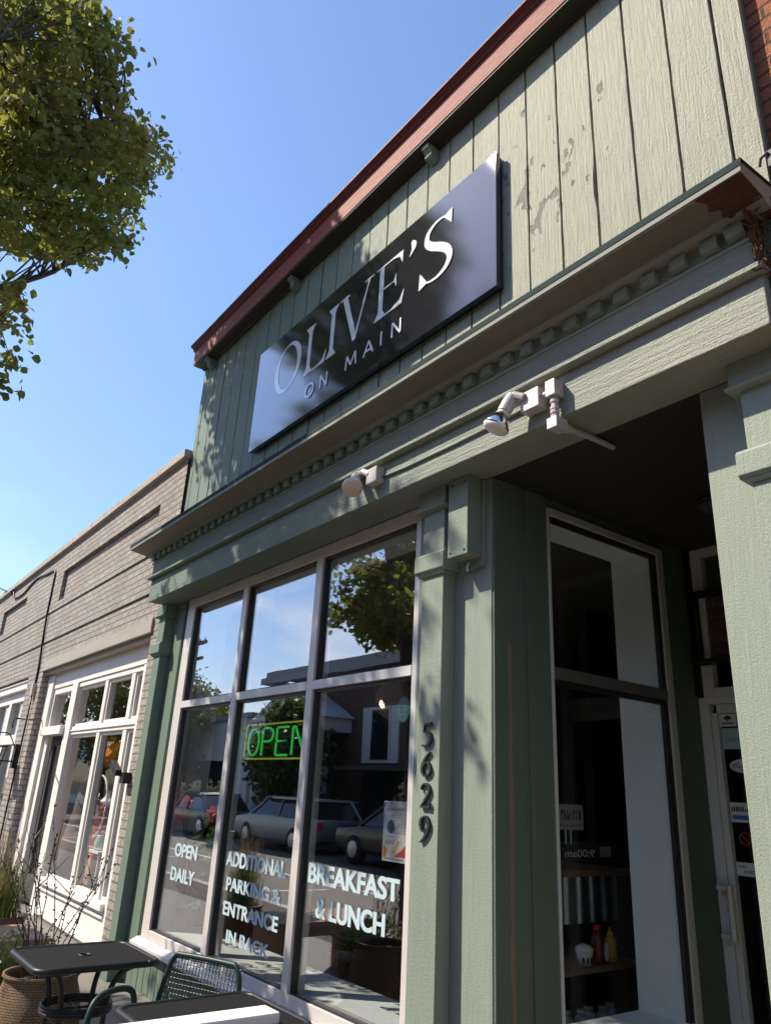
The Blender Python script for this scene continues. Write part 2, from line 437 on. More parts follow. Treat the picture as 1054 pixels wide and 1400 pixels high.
def cells(xs, zs, depth, back):   # stepped wall: depth(i,j) -> y or None for an opening
    mb = MB(); nx, nz = len(xs)-1, len(zs)-1
    def d(i, j):
        if i < 0 or j < 0 or i >= nx or j >= nz: return 'out'
        v = depth(i, j); return back if v is None else v
    for i in range(nx):
        for j in range(nz):
            y = depth(i, j)
            if y is not None:
                mb.add([(xs[i], y, zs[j]), (xs[i+1], y, zs[j]), (xs[i+1], y, zs[j+1]), (xs[i], y, zs[j+1])], [(0, 1, 2, 3)])
            y = d(i, j)
            for (a, b, e) in ((i+1, j, 'x'), (i, j+1, 'z')):
                y2 = d(a, b)
                if y2 == 'out' or abs(y2-y) < 1e-6: continue
                if e == 'x': mb.add([(xs[a], y, zs[j]), (xs[a], y2, zs[j]), (xs[a], y2, zs[j+1]), (xs[a], y, zs[j+1])], [(0, 1, 2, 3)])
                else: mb.add([(xs[i], y, zs[b]), (xs[i+1], y, zs[b]), (xs[i+1], y2, zs[b]), (xs[i], y2, zs[b])], [(0, 1, 2, 3)])
    return mb

CLUMPS = """-817 -265 398 -556 -211 706 -736 -287 980 -726 -272 691 -775 -316 369 -648 -197 490 -548 -294 604 -724 -328 726 -643 -254 710 -770 -291 705 -557 -216 810 -786
-282 989 -781 -341 778 -688 -306 662 -766 -345 736 -762 -263 698 -800 -221 845 -844 -82 845 -741 -357 392 -784 -160 766 -567 -230 661 -688 -282 844 -818 -191
786 -748 -208 741 -843 -163 791 -789 -270 702 -810 -248 892 -720 -384 725 -791 -283 402 -797 -316 658 -801 -275 735 -811 -243 691 -754 -257 661 -808 -254 617
-709 -300 805 -745 -319 406 -734 -354 954 -861 -258 648 -577 -240 817 -749 -292 738 -814 -386 959 -769 -188 735 -870 -349 789 -662 -224 908 -856 -335 401 -861
-399 584 -734 -209 511 -690 -207 837 -831 -305 729 -764 -267 547 -783 -160 710 -828 -250 737 -545 -211 795 -631 -186 814 -824 -374 491 -724 -323 481 -727 -367
969 -807 -250 747 -645 -367 760 -777 -189 603 -706 -355 932 -745 -105 887 -776 -186 749 -808 -301 567 -740 -312 470 -844 -162 854 -842 -377 468 -726 -245 924
-828 -145 755 -863 -278 880 -790 -180 768 -846 -325 380 -719 -210 1006 -650 -120 755 -595 -266 646 -762 -175 830 -865 -254 867 -570 -263 567 -863 -123 876 -853
-200 855 -794 -306 409 -595 -250 708 -598 -201 851 -781 -244 652 -624 -357 757 -771 -437 785 -660 -216 933 -635 -392 843 -759 -289 896 -839 -184 976 -810 -191
917 -827 -257 556 -773 -391 543 -770 -369 929 -593 -219 835 -703 -257 572 -706 -138 862 -845 -136 790 -662 -104 812 -759 -242 632 -691 -241 599 -700 -280 900
-745 -302 845 -807 -227 958 -790 -210 718 -801 -375 696 -825 -259 629 -713 -332 675 -833 -146 770 -826 -356 695 -708 -170 677 -764 -267 616 -781 -429 583 -750
-291 859 -780 -267 693 -641 -248 633 -614 -239 741 -717 -201 743 -787 -232 752 -736 -325 646 -735 -322 454 -669 -226 548 -621 -231 464 -674 -378 749 -769 -161
963 -638 -313 881 -734 -147 817 -810 -320 790 -877 -308 909 -833 -417 596 -858 -228 1002 -707 -325 453 -767 -260 700 -733 -273 581 -576 -250 726 -818 -309 795
-799 -422 904 -702 -347 836 -604 -246 682 -753 -313 893 -814 -311 1003 -684 -301 814 -610 -243 727 -814 -386 751 -726 -341 896 -831 -294 861 -644 -256 845 -810
-263 694 -632 -249 524 -786 -134 726 -820 -320 378 -858 -353 659 -751 -356 702 -607 -222 751 -724 -368 449 -815 -334 645 -660 -352 675 -837 -405 760 -650 -212
884 -801 -233 745 -645 -290 670 -863 -438 832 -748 -237 687 -816 -393 521 -746 -135 892 -652 -358 703 -755 -261 1005 -620 -252 592 -638 -289 658 -846 -261 794
-722 -183 912 -602 -230 625 -781 -266 896 -751 -210 812 -771 -282 594 -766 -284 637 -659 -344 961 -796 -298 750 -656 -294 660 -859 -288 942 -763 -178 753 -798
-380 767 -846 -197 746 -857 -208 926 -715 -260 565 -777 -306 642 -758 -290 805 -762 -223 776 -784 -307 753 -794 -373 486 -707 -214 964 -857 -311 660 -714 -128
786 -793 -412 789 -773 -299 763 -807 -234 823 -700 -293 916 -706 -280 884 -877 -337 926 -665 -230 701 -877 -415 606 -804 -281 790 -707 -305 674 -854 -215 649
-780 -347 814 -740 -386 434 -878 -174 611 -774 -214 707 -748 -278 611 -750 -198 797 -760 -333 757 -863 -310 687 -648 -336 871 -665 -199 656 -841 -377 762 -786
-218 567 -786 -248 760 -682 -238 588 -785 -229 754 -810 -115 926 -773 -258 700 -878 -229 882 -834 -385 505 -625 -226 790 -681 -122 675 -740 -193 739 -740 -206
576 -844 -307 777 -840 -368 713 -739 -354 716 -652 -297 705 -703 -266 914 -759 -247 756 -723 -231 965 -769 -283 1020 -683 -222 938 -644 -337 881 -774 -303 704
-809 -233 601 -636 -191 703 -646 -248 787 -785 -259 882 -667 -268 718 -777 -279 710 -759 -213 906 -804 -248 762 -767 -417 806 -774 -366 990 -779 -309 932 -811
-205 621 -841 -252 698 -691 -318 799 -783 -270 603 -705 -263 681 -647 -276 745 -683 -134 725 -722 -253 742 -729 -230 700 -654 -326 852 -639 -291 811 -870 -163
858 -808 -198 644 -728 -187 689 -864 -326 484 -802 -132 878 -675 -297 604 -768 -238 734 -655 -204 871 -625 -337 764 -773 -273 426 -778 -398 610 -663 -172 879
-778 -406 891 -629 -253 717 -749 -304 915 -855 -281 627 -784 -211 877 -818 -201 732 -854 -457 662 -647 -320 642 -800 -253 821 -783 -290 790 -697 -284 686 -753
-212 471 -756 -223 860 -790 -314 640 -812 -332 710 -833 -244 874 -692 -308 915 -597 -280 829 -590 -138 733 -636 -272 785 -579 -171 750 -659 -279 825 -716 -246
992 -744 -188 964 -799 -248 872 -676 -181 745 -570 -139 697 -620 -240 739 -751 -160 868 -631 -229 719 -599 -168 709 -749 -265 953 -717 -246 692 -649 -233 711
-666 -264 744 -704 -119 854 -630 -142 688 -659 -280 849 -694 -174 901 -566 -185 674 -732 -216 925 -741 -224 974 -791 -186 720 -760 -206 682 -711 -259 941 -698
-188 764 -710 -286 882 -613 -187 826 -617 -216 853 -608 -266 803 -755 -177 1033 -621 -277 824 -737 -188 775 -594 -183 708 -733 -154 847 -689 -241 899 -693 -208
823 -781 -213 869 -673 -210 952 -689 -248 906 -632 -243 897 -695 -185 788 -813 -272 932 -587 -191 650 -666 -212 941 -704 -116 811 -761 -298 988 -797 -98 906
-640 -213 677 -607 -183 859 -664 -219 918 -625 -191 863 -636 -230 683 -751 -118 887 -813 -218 778 -654 -157 777 -804 -147 775 -683 -123 798 -665 -215 946 -644
-244 905 -793 -146 724 -744 -181 743 -802 -231 991 -754 -241 759 -795 -158 886 -774 -189 748 -693 -243 763 -679 -184 879 -655 -282 843 -627 -182 610 -775 -301
987 -746 -182 1010 -615 -149 629 -785 -146 723 -570 -234 687 -779 -97 830 -622 -212 830 -590 -252 666 -726 -164 690 -693 -259 873 -702 -134 790 -659 -257 772
-663 -201 470 -592 -208 711 -575 -217 741 -760 -208 1013 -590 -233 596 -810 -191 773 -697 -208 876 -581 -207 801 -744 -259 885 -592 -262 751 -777 -153 731 -654
-180 832 -646 -212 470 -733 -113 793 -594 -176 662 -622 -182 600 -734 -257 1005 -751 -191 878 -754 -172 718 -761 -295 996 -679 -238 698 -685 -111 774 -760 -214
593 -655 -263 873 -592 -249 663 -677 -267 934 -573 -197 665 -632 -239 725 -660 -226 617 -572 -250 681 -596 -237 648 -809 -241 742 -759 -228 685 -679 -230 719
-728 -202 997 -675 -169 733 -682 -248 789 -646 -246 863 -739 -221 908 -784 -208 1042 -775 -223 903 -692 -180 809 -659 -133 666 -678 -217 898 -605 -154 629 -794
-201 639 -726 -284 923 -651 -211 857 -770 -114 816 -649 -226 673 -628 -139 723 -802 -226 830 -723 -206 874 -678 -169 659 -775 -251 1038 -688 -162 883 -786 -136
818 -638 -244 641 -624 -213 897 -600 -227 864 -597 -256 816 -586 -248 705 -782 -269 849 -599 -219 647 -662 -263 777 -726 -200 842 -716 -279 964 -645 -265 897
-736 -242 889 -678 -137 828 -724 -140 711 -687 -222 814 -614 -180 634 -670 -241 851 -793 -232 903 -688 -201 843 -734 -200 959 -692 -126 769 -735 -241 713 -726
-128 714 -699 -214 711 -755 -123 782 -728 -163 764 -780 -112 788 -631 -193 757 -600 -245 866 -762 -243 844 -686 -191 644 -637 -231 637 -594 -209 508 -817 -276
905 -686 -268 762 -700 -244 726 -803 -182 929 -760 -182 893 -602 -186 717 -671 -284 839 -693 -231 792 -792 -286 991 -700 -258 930 -793 -221 805 -734 -261 827
-611 -214 715 -662 -214 669 -623 -215 807 -808 -284 1044 -625 -248 648 -637 -162 768 -692 -191 659 -574 -223 771 -625 -158 778 -737 -299 960 -736 -194 784 -727
-161 725 -597 -253 813 -803 -123 778 -683 -175 762 -702 -112 745 -600 -200 841 -593 -154 741 -759 -220 980 -718 -258 990 -787 -132 757 -723 -142 770 -629 -161
735 -571 -163 697 -741 -235 805 -762 -125 816 -756 -207 843 -781 -124 873 -784 -240 733 -599 -213 684 -807 -258 957 -815 -218 874 -728 -256 871 -663 -294 892
-587 -217 623 -758 -138 782 -700 -138 678 -590 -157 722 -803 -213 870 -814 -191 1003 -677 -136 805 -710 -150 894 -706 -245 848 -815 -250 885 -654 -249 778 -605
-232 743 -588 -241 633 -759 -179 929 -755 -175 925 -636 -230 904 -712 -192 805 -793 -251 772 -799 -160 818 -639 -156 647 -793 -118 845 -654 -286 847 -602 -259
721 -616 -210 537 -601 -218 576 -665 -194 757 -748 -77 872 -684 -222 755 -696 -220 785 -586 -239 654 -703 -157 812 -701 -187 919 -705 -198 652 -670 -206 704
-728 -148 734 -800 -233 931 -675 -174 932 -586 -176 825 -808 -277 973 -758 -193 932 -682 -179 773 -808 -190 822 -704 -189 744 -634 -163 666 -761 -109 893 -652
-237 831 -788 -200 951 -621 -209 845 -605 -228 820 -774 -116 933 -702 -225 337 -748 -298 347 -756 -268 359 -757 -342 359 -722 -291 410 -723 -280 410 -598 -208
335 -642 -225 339 -793 -301 440 -778 -354 397 -722 -246 378 -717 -272 422 -800 -356 421 -760 -232 354 -867 -331 395 -861 -360 403 -672 -236 353 -699 -283 355
-848 -350 398 -874 -298 399 -869 -347 453 -852 -328 455 -713 -287 427 -757 -339 425 -737 -273 426 -758 -249 381 -663 -268 339 -765 -325 393 -791 -322 436 -763
-278 405 -737 -287 381 -803 -297 362 -733 -273 425 -855 -337 498 -747 -333 442 -739 -318 434 -843 -353 377 -723 -260 370 -833 -324 400 -636 -226 357 -669 -255
362 -784 -354 482 -775 -327 407 -784 -326 414 -766 -312 425 -739 -305 461 -818 -279 420 -731 -197 418 -846 -305 397 -768 -289 422 -861 -330 417 -740 -291 396
-801 -346 438 -829 -350 369 -844 -337 425 -777 -345 461 -711 -306 433 -759 -272 424 -783 -299 360 -864 -319 402 -822 -288 444 -745 -270 406 -770 -308 344 -856
-338 464 -728 -294 408 -727 -279 333 -798 -320 346 -675 -262 406 -879 -352 463 -804 -328 432 -802 -299 361 -679 -275 359 -748 -280 351 -850 -327 370 -865 -323
456 -853 -341 370 -779 -308 344 -749 -302 457 -770 -344 433 -784 -270 376 -601 -217 345 -667 -249 389 -760 -338 475 -701 -284 366 -781 -335 408 -842 -358 414
-714 -310 448 -652 -219 344 -801 -314 391 -798 -343 470 -830 -325 385 -780 -317 363 -879 -307 387 -842 -354 371 -837 -323 394 -698 -290 371 -703 -278 411 -809
-252 374 -877 -306 435 -797 -335 354 -832 -303 382 -630 -233 365 -807 -334 407 -825 -324 404 -751 -330 355 -759 -350 336 -859 -355 412 -753 -318 339 -711 -254
376 -723 -291 338"""
# ------------------------------------------------------------------ camera, sun, sky
cam = bpy.data.cameras.new('camera'); co = bpy.data.objects.new('camera', cam); COL.objects.link(co)
RR = [[0.6071771591680313, 0.7930687419517247, 0.04876338712341526], [-0.2562634983479431, 0.2535491387911617, -0.9327603409411949], [-0.7521069849423772, 0.5538544978217375, 0.3571838160436695]]
mw = Matrix.Identity(4)
for i in range(3):
    mw[i][0] = RR[0][i]; mw[i][1] = -RR[1][i]; mw[i][2] = -RR[2][i]
mw.translation = (0, -2.6, 1.52)
co.matrix_world = mw
cam.sensor_fit = 'HORIZONTAL'; cam.sensor_width = 36; cam.lens = 36*1011.4162612960268/1054
cam.clip_start = .05; cam.clip_end = 2000
scene.camera = co

SUN = Vector((-.9, -1.0, 1.45)).normalized()
sl = bpy.data.lights.new('sun', 'SUN'); sl.energy = 4.3; sl.angle = R_(.55); sl.color = (1, .90, .74)
so = bpy.data.objects.new('sun', sl); COL.objects.link(so)
so.rotation_euler = SUN.to_track_quat('Z', 'Y').to_euler()
so.location = (-20, -20, 30)

w = bpy.data.worlds.new('World'); scene.world = w; w.use_nodes = True
wt = w.node_tree; wt.nodes.clear()
def wn(t, ins=None, **kw):
    n = wt.nodes.new(t)
    for k, v in kw.items(): setattr(n, k, v)
    for k, v in (ins or {}).items():
        if hasattr(v, 'is_output'): wt.links.new(v, n.inputs[k])
        else: n.inputs[k].default_value = v
    return n
sky = wn('ShaderNodeTexSky', sky_type='NISHITA')
sky.sun_disc = False; sky.sun_elevation = math.asin(SUN.z); sky.sun_rotation = math.atan2(SUN.x, SUN.y)
sky.air_density = 1.0; sky.dust_density = .35; sky.ozone_density = 2.0
tc = wn('ShaderNodeTexCoord')
sp = wn('ShaderNodeSeparateXYZ', {0: tc.outputs['Generated']})
# clouds low over the horizon (real sky content, seen directly and in the panes)
mp = wn('ShaderNodeMapping', {'Vector': tc.outputs['Generated'], 'Scale': (2.2, 2.2, 5.5)})
cn = wn('ShaderNodeTexNoise', {'Vector': mp.outputs[0], 'Scale': 1.9, 'Detail': 9, 'Roughness': .56, 'Distortion': .25})
lo = wn('ShaderNodeMapRange', {0: sp.outputs[2], 1: .10, 2: .34, 3: .12, 4: -.04})
ca = wn('ShaderNodeMath', {0: cn.outputs['Fac'], 1: lo.outputs[0]}, operation='ADD')
cr = wn('ShaderNodeValToRGB', {0: ca.outputs[0]}); cr.color_ramp.elements[0].position = .50; cr.color_ramp.elements[1].position = .66
hm = wn('ShaderNodeMapRange', {0: sp.outputs[2], 1: .16, 2: .46, 3: .85, 4: 0.0})
# the cloud bank stands over the far side of the street (towards -y)
sm = wn('ShaderNodeMapRange', {0: sp.outputs[1], 1: .0, 2: -.28, 3: .07, 4: 1.0})
mm = wn('ShaderNodeMath', {0: cr.outputs[0], 1: hm.outputs[0]}, operation='MULTIPLY')
m2 = wn('ShaderNodeMath', {0: mm.outputs[0], 1: sm.outputs[0]}, operation='MULTIPLY')
cx = wn('ShaderNodeMix', {0: m2.outputs[0], 6: sky.outputs[0], 7: (8.5, 8.6, 9.0, 1)}, data_type='RGBA')
gm_ = wn('ShaderNodeMix', {0: 1.0, 6: cx.outputs[2], 7: (1.0, .972, 1.0, 1)}, data_type='RGBA', blend_type='MULTIPLY')
hz = wn('ShaderNodeMapRange', {0: sp.outputs[2], 1: .12, 2: .62, 3: .80, 4: 1.03})
gv = wn('ShaderNodeVectorMath', {0: gm_.outputs[2]}, operation='SCALE'); wt.links.new(hz.outputs[0], gv.inputs['Scale'])
gn = wn('ShaderNodeHueSaturation', {'Saturation': 1.06, 'Color': gv.outputs[0]})
bg = wn('ShaderNodeBackground', {'Color': gn.outputs[0], 'Strength': .142})
wo = wn('ShaderNodeOutputWorld'); wt.links.new(bg.outputs[0], wo.inputs[0])
scene.view_settings.view_transform = 'Standard'; scene.view_settings.look = 'None'
scene.view_settings.exposure = .93; scene.view_settings.gamma = 1
scene.cycles.max_bounces = 8; scene.cycles.transparent_max_bounces = 16; scene.cycles.glossy_bounces = 4
scene.cycles.caustics_reflective = False; scene.cycles.caustics_refractive = False
scene.cycles.use_denoising = True
scene.cycles.sample_clamp_indirect = 6

# ------------------------------------------------------------------ ground
struct('ground', MB().add([(-600, -600, -.25), (600, -600, -.25), (600, 600, -.25), (-600, 600, -.25)], [(0, 1, 2, 3)]), 'grass_base')
struct('road', MB().box(-140, 90, -10.8, -3.4, -.3, -.12), 'asphalt')
mk = MB()
for i in range(-12, 14): mk.box(i*6.2-.05, i*6.2+.05, -5.6, -3.6, -.118, -.115)
mk.box(-140, 90, -6.12, -6.02, -.118, -.115)
struct('road_markings', mk, 'roadpaint')
struct('sidewalk', MB().box(-140, 90, -2.45, 9, -.3, 0), 'sidewalk')
struct('paver_strip', MB().box(-140, 90, -3.25, -2.45, -.3, -.004), 'paver')
kb = MB()
for i in range(-46, 30): kb.box(i*3+.004, i*3+2.996, -3.4, -3.25, -.3, .0)
struct('kerb', kb, 'kerb')
struct('far_sidewalk', MB().box(-140, 90, -13.2, -10.8, -.3, .0), 'sidewalk')

# ------------------------------------------------------------------ the green storefront
ZB = 3.136     # underside of beam and porch ceiling
B = thing('green_storefront', 'sage green wooden shop front with vertical boards, dentil cornice and recessed entry', 'shop building', (-4, 0, 0))
bk = MB()
bk.box(-7.08, -.985, .03, .30, 3.3, 5.98)            # backing behind the boards
bk.box(-7.08, -6.93, .30, 9, 0, 5.9); bk.box(-1.1, -.985, .30, 9, 0, 5.9)
bk.box(-6.93, -1.1, 8.8, 9, 0, 5.9); bk.box(-6.93, -1.1, .30, 8.8, 5.7, 5.85)
obj('wall', bk, 'green_dark', B)
rb = MB()
x = -7.08; edges = [-6.979 + .2348*k for k in range(26)]
for k, xr in enumerate(edges + [-.985]):
    g = .0075
    x0 = x + (g if k else 0); x1 = xr - (g if k < 26 else 0)
    yj = random.uniform(-.003, .003); n = 22; vs = []
    for i in range(n+1):
        z = 3.55 + (5.93-3.55)*i/n
        jl = random.gauss(0, .0008) if k else 0; jr = random.gauss(0, .0008) if k < 26 else 0
        if k == 22 and 9 <= i <= 10: jr -= .012
        vs += [(x0+jl, yj, z), (x1+jr, yj+random.gauss(0, .0006), z), (x0+jl, .03, z), (x1+jr, .03, z)]
    fs = []
    for i in range(n):
        a = i*4; b = a+4
        fs += [(a, a+1, b+1, b), (a+2, a, b, b+2), (a+1, a+3, b+3, b+1)]
    rb.add(vs, fs); x = xr
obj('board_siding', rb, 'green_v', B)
obj('joint_backing', MB().box(-7.07, -.995, .0285, .0299, 3.5, 5.93), 'gap', B)
# eave
obj('eave', MB().extrude_x([(.05, 5.905), (-.137, 5.905), (-.137, 6.085), (.05, 6.085)], -7.115, -.93), 'red', B)
obj('eave_crown', MB().extrude_x([(.05, 6.0855), (-.14, 6.0855), (-.152, 6.092), (-.152, 6.108), (-.178, 6.128), (-.19, 6.133), (-.19, 6.15), (.1, 6.17)], -7.14, -.925), 'red_dark', B)
obj('eave_soffit', MB().extrude_x([(.0, 5.875), (-.018, 5.875), (-.03, 5.888), (-.130, 5.888), (-.132, 5.9035), (.0, 5.9035)], -7.10, -.94), 'porch', B)  # dark porch colour here stands for the shade under the eave
for bx in (-6.82, -5.04, -3.14):
    pr = [(.0, 5.885), (-.105, 5.885), (-.105, 5.855), (-.085, 5.845), (-.07, 5.82), (-.075, 5.80), (-.06, 5.785), (-.03, 5.775), (0, 5.77)]
    obj('bracket', MB().extrude_x([(y-.004, z-.002) for y, z in pr], bx-.035, bx+.035), 'green_n', B, .003)
# cornice, dentils, frieze, moulding, beam
XL, XR = -6.95, -.965
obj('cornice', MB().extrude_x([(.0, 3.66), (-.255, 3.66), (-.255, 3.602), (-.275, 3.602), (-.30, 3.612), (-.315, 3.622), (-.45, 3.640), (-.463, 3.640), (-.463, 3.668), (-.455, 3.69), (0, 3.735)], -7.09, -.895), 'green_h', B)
obj('cornice_soffit', MB().add([(-7.085, -.4485, 3.638), (-.90, -.4485, 3.638), (-.90, -.318, 3.6195), (-7.085, -.318, 3.6195)], [(0, 1, 2, 3)]).add([(-7.085, -.4485, 3.6395), (-.90, -.4485, 3.6395), (-.90, -.318, 3.621), (-7.085, -.318, 3.621)], [(0, 3, 2, 1)]), 'soffit', B)  # thin sheet added to carry the painted soffit shade
obj('fascia_lip', MB().box(-7.092, -.893, -.4665, -.4632, 3.641, 3.6635), 'lip', B)
obj('drip_edge', MB().extrude_x([(-.469, 3.664), (-.465, 3.664), (-.4645, 3.690), (-.0, 3.742), (-.0, 3.746), (-.466, 3.697), (-.469, 3.695)], -7.10, -.888), 'green_edge', B)
dn = MB()
dn.extrude_x([(-.2, 3.525), (-.258, 3.525), (-.258, 3.601), (-.2, 3.601)], -6.975, -.975)
dn.extrude_x([(-.21, 3.512), (-.262, 3.512), (-.266, 3.5245), (-.21, 3.5245)], -6.98, -.975)
dx = -1.164
k = 0
while dx + .134*0 > -6.96:
    dn.box(dx, dx+.069, -.292, -.258, 3.540+random.uniform(-.002, .002), 3.590); dx -= .1345
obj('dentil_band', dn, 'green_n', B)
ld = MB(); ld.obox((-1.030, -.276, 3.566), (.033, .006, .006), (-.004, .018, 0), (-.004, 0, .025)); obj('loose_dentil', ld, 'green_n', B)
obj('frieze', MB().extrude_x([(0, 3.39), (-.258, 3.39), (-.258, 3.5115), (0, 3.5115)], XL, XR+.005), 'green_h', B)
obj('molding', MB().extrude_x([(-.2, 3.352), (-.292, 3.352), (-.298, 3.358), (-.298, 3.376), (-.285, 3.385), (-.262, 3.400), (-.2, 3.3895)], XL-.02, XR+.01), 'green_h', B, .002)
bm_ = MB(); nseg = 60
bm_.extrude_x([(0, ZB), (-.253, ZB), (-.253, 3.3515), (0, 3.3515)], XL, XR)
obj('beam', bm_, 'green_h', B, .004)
# rotten corner
obj('broken_soffit', MB().add([(-1.075, -.460, 3.6362), (-.897, -.460, 3.6362), (-.897, -.06, 3.590), (-.985, -.2, 3.598), (-1.03, -.318, 3.6145), (-1.045, -.33, 3.6160), (-1.025, -.36, 3.6210), (-1.065, -.38, 3.6240), (-1.05, -.42, 3.6300)], [(0, 1, 2, 3, 4, 5, 6, 7, 8)]), 'broken', B)
bb = MB(); random.seed(3)
for i in range(70):
    px_, pz = random.uniform(-.985, -.93), random.uniform(3.34, 3.60)
    s_ = random.uniform(.002, .005); l_ = random.uniform(.012, .045); d_ = Vector((random.gauss(.25, .3), random.gauss(-.3, .35), random.gauss(0, .6))).normalized()
    c_ = Vector((px_, -.255+random.uniform(-.06, .05), pz)); bb.tube([c_, c_+d_*l_*.6, c_+d_*l_], [s_*1.6, s_, .0006], 4)
bb.extrude_x([(-.24, 3.36), (-.285, 3.40), (-.262, 3.45), (-.31, 3.50), (-.275, 3.545), (-.325, 3.60), (-.2, 3.61)], -.972, -.958)
obj('splintered_end', bb, 'broken', B)
obj('end_post', MB().box(-.962, -.915, -.21, .04, 3.14, 3.6), 'green_dark', B)
# porch ceiling
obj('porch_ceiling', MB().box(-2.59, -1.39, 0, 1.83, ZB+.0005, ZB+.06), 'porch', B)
# piers and pilasters
def pilaster(x0, x1, name='pilaster'):
    m = MB()
    m.box(x0, x1, -.089, 0, 0, ZB)
    m.box(x0-.028, x1+.028, -.112, 0, 3.035, ZB-.0005)
    m.extrude_x([(0, 3.012), (-.125, 3.018), (-.131, 3.026), (-.125, 3.0345), (0, 3.0345)], x0-.04, x1+.04)
    m.extrude_x([(0, 2.655), (-.108, 2.655), (-.122, 2.668), (-.122, 2.752), (-.112, 2.765), (-.09, 2.770), (0, 2.770)], x0-.033, x1+.033)
    m.extrude_x([(0, 2.640), (-.103, 2.640), (-.108, 2.6548), (0, 2.6548)], x0-.018, x1+.018)
    m.box(x0-.03, x1+.03, -.12, 0, 0, .25)
    return obj(name, m, 'green_pier', B, .004)
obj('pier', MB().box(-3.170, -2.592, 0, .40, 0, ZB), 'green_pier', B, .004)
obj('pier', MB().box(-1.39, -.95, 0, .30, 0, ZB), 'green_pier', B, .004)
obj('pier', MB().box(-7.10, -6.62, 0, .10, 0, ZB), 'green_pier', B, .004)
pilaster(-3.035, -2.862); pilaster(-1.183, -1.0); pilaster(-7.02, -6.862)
# return wall of the left pier, in a darker green, with its grooves and a bare split
rt = MB(); rt.box(-2.592, -2.578, .006, .215, 0, ZB-.001); rt.box(-2.592, -2.584, .215, .245, 0, ZB-.001); rt.box(-2.592, -2.576, .245, .415, 0, ZB-.001)
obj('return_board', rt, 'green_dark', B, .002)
cp = [(.098, 0), (.104, .5), (.097, .9), (.101, 1.3), (.098, 1.7), (.100, 2.0), (.096, 2.2), (.100, 2.262), (.113, 2.27), (.124, 2.2), (.120, 1.9), (.127, 1.5), (.121, 1.1), (.129, .6), (.125, 0)]
obj('split_wood', MB().plate_x(cp, -2.5785, .0022), 'crackwood', B)
# electrical cover boxes on the pier
E = thing('cover_box', 'sage green metal cover box screwed high on the pier under the beam', 'electrical box', (-2.71, 0, 2.9))
obj('box', MB().box(-2.792, -2.641, -.125, -.026, 2.695, ZB-.003), 'green_n', E, .004)
obj('back_plate', MB().box(-2.775, -2.627, -.026, 0, 2.648, ZB-.004), 'green_n', E, .003)
for sx, sz in ((-2.77, 2.72), (-2.665, 2.72), (-2.76, 3.10), (-2.66, 3.10)): obj('screw', MB().lathe([(.006, 0), (.006, .003), (.001, .004)], (sx, -.125, sz), 10, (0, -1, 0)), 'black', E)
obj('wire_stub', MB().tube([(-2.73, -.03, 2.68), (-2.725, -.045, 2.655), (-2.715, -.05, 2.63)], .006, 6), 'bulb_white', E)

# front window
W = obj('front_window', MB().box(-6.56, -6.41, .004, .12, .36, ZB).box(-3.215, -3.171, .004, .12, .36, ZB)
        .box(-6.41, -3.215, .004, .12, 3.052, ZB-.0005).box(-6.41, -3.215, .004, .12, .36, .425)
        .box(-5.432, -5.352, .002, .12, .425, 3.052).box(-4.318, -4.24, .002, .12, .425, 3.052)
        .box(-6.41, -5.432, .0, .12, 2.143, 2.20).box(-5.352, -4.318, .0, .12, 2.143, 2.20).box(-4.24, -3.215, .0, .12, 2.143, 2.20), 'alu', B, .003)
panes = [(-6.41, -5.432), (-5.352, -4.318), (-4.24, -3.215)]
bd = MB(); b_ = .018
for (a, b) in panes:
    for (z0, z1) in ((.425, 2.143), (2.20, 3.052)):
        bd.box(a, a+b_, .020, .06, z0, z1); bd.box(b-b_, b, .020, .06, z0, z1)
        bd.box(a+b_, b-b_, .020, .06, z1-b_, z1); bd.box(a+b_, b-b_, .020, .06, z0, z0+b_*.6)
obj('glazing_bead', bd, 'alu_side', W)
GY = .042
for (a, b) in panes:
    for (z0, z1) in ((.435, 2.125), (2.21, 3.034)):
        obj('pane', MB().box(a+b_-.004, b-b_+.004, GY, GY+.006, z0, z1), 'glass', W)
def rp(x, z, y=.03, y2=GY): k = (2.6+y2)/(2.6+y); return x*k, (z-1.52)*k+1.52
def wtext(rows):
    ms = []
    for s, x0, x1, z0, z1 in rows:
        (X0, Z0), (X1, Z1) = rp(x0, z0), rp(x1, z1)
        h_ = (Z1-Z0)*.035
        for k_, dx_ in enumerate((-h_, h_)): ms.append(text_mesh(s, X0+dx_, X1+dx_, Z0, Z1, GY-.001-.0004*k_, .026, .0002))
    return obj('lettering', join_meshes(ms), 'window_vinyl', W)
M['window_vinyl'] = plain('pale blue white vinyl', (.45, .57, .62), .5)
wtext([('OPEN', -6.165, -5.745, .985, 1.083), ('DAILY', -6.185, -5.74, .812, .908)])
wtext([('ADDITIONAL', -5.245, -4.415, 1.003, 1.098), ('PARKING &', -5.205, -4.455, .850, .935), ('ENTRANCE', -5.212, -4.46, .700, .786), ('IN BACK', -5.122, -4.54, .545, .622)])
wtext([('BREAKFAST', -4.152, -3.283, 1.012, 1.120), ('& LUNCH', -4.046, -3.391, .842, .948)])
obj('sill', MB().extrude_x([(.08, .305), (-.062, .300), (-.066, .306), (-.066, .332), (-.01, .3595), (.08, .3595)], -6.60, -3.175), 'alu', B, .002)
bh = MB(); x = -6.62
while x < -3.18:
    x1 = min(x+.118, -3.18); bh.box(x+.005, x1, .0, .06, 0, .299); x += .123
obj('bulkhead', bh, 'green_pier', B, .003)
obj('bulkhead_backing', MB().box(-6.615, -3.18, .03, .10, 0, .298), 'gap', B)
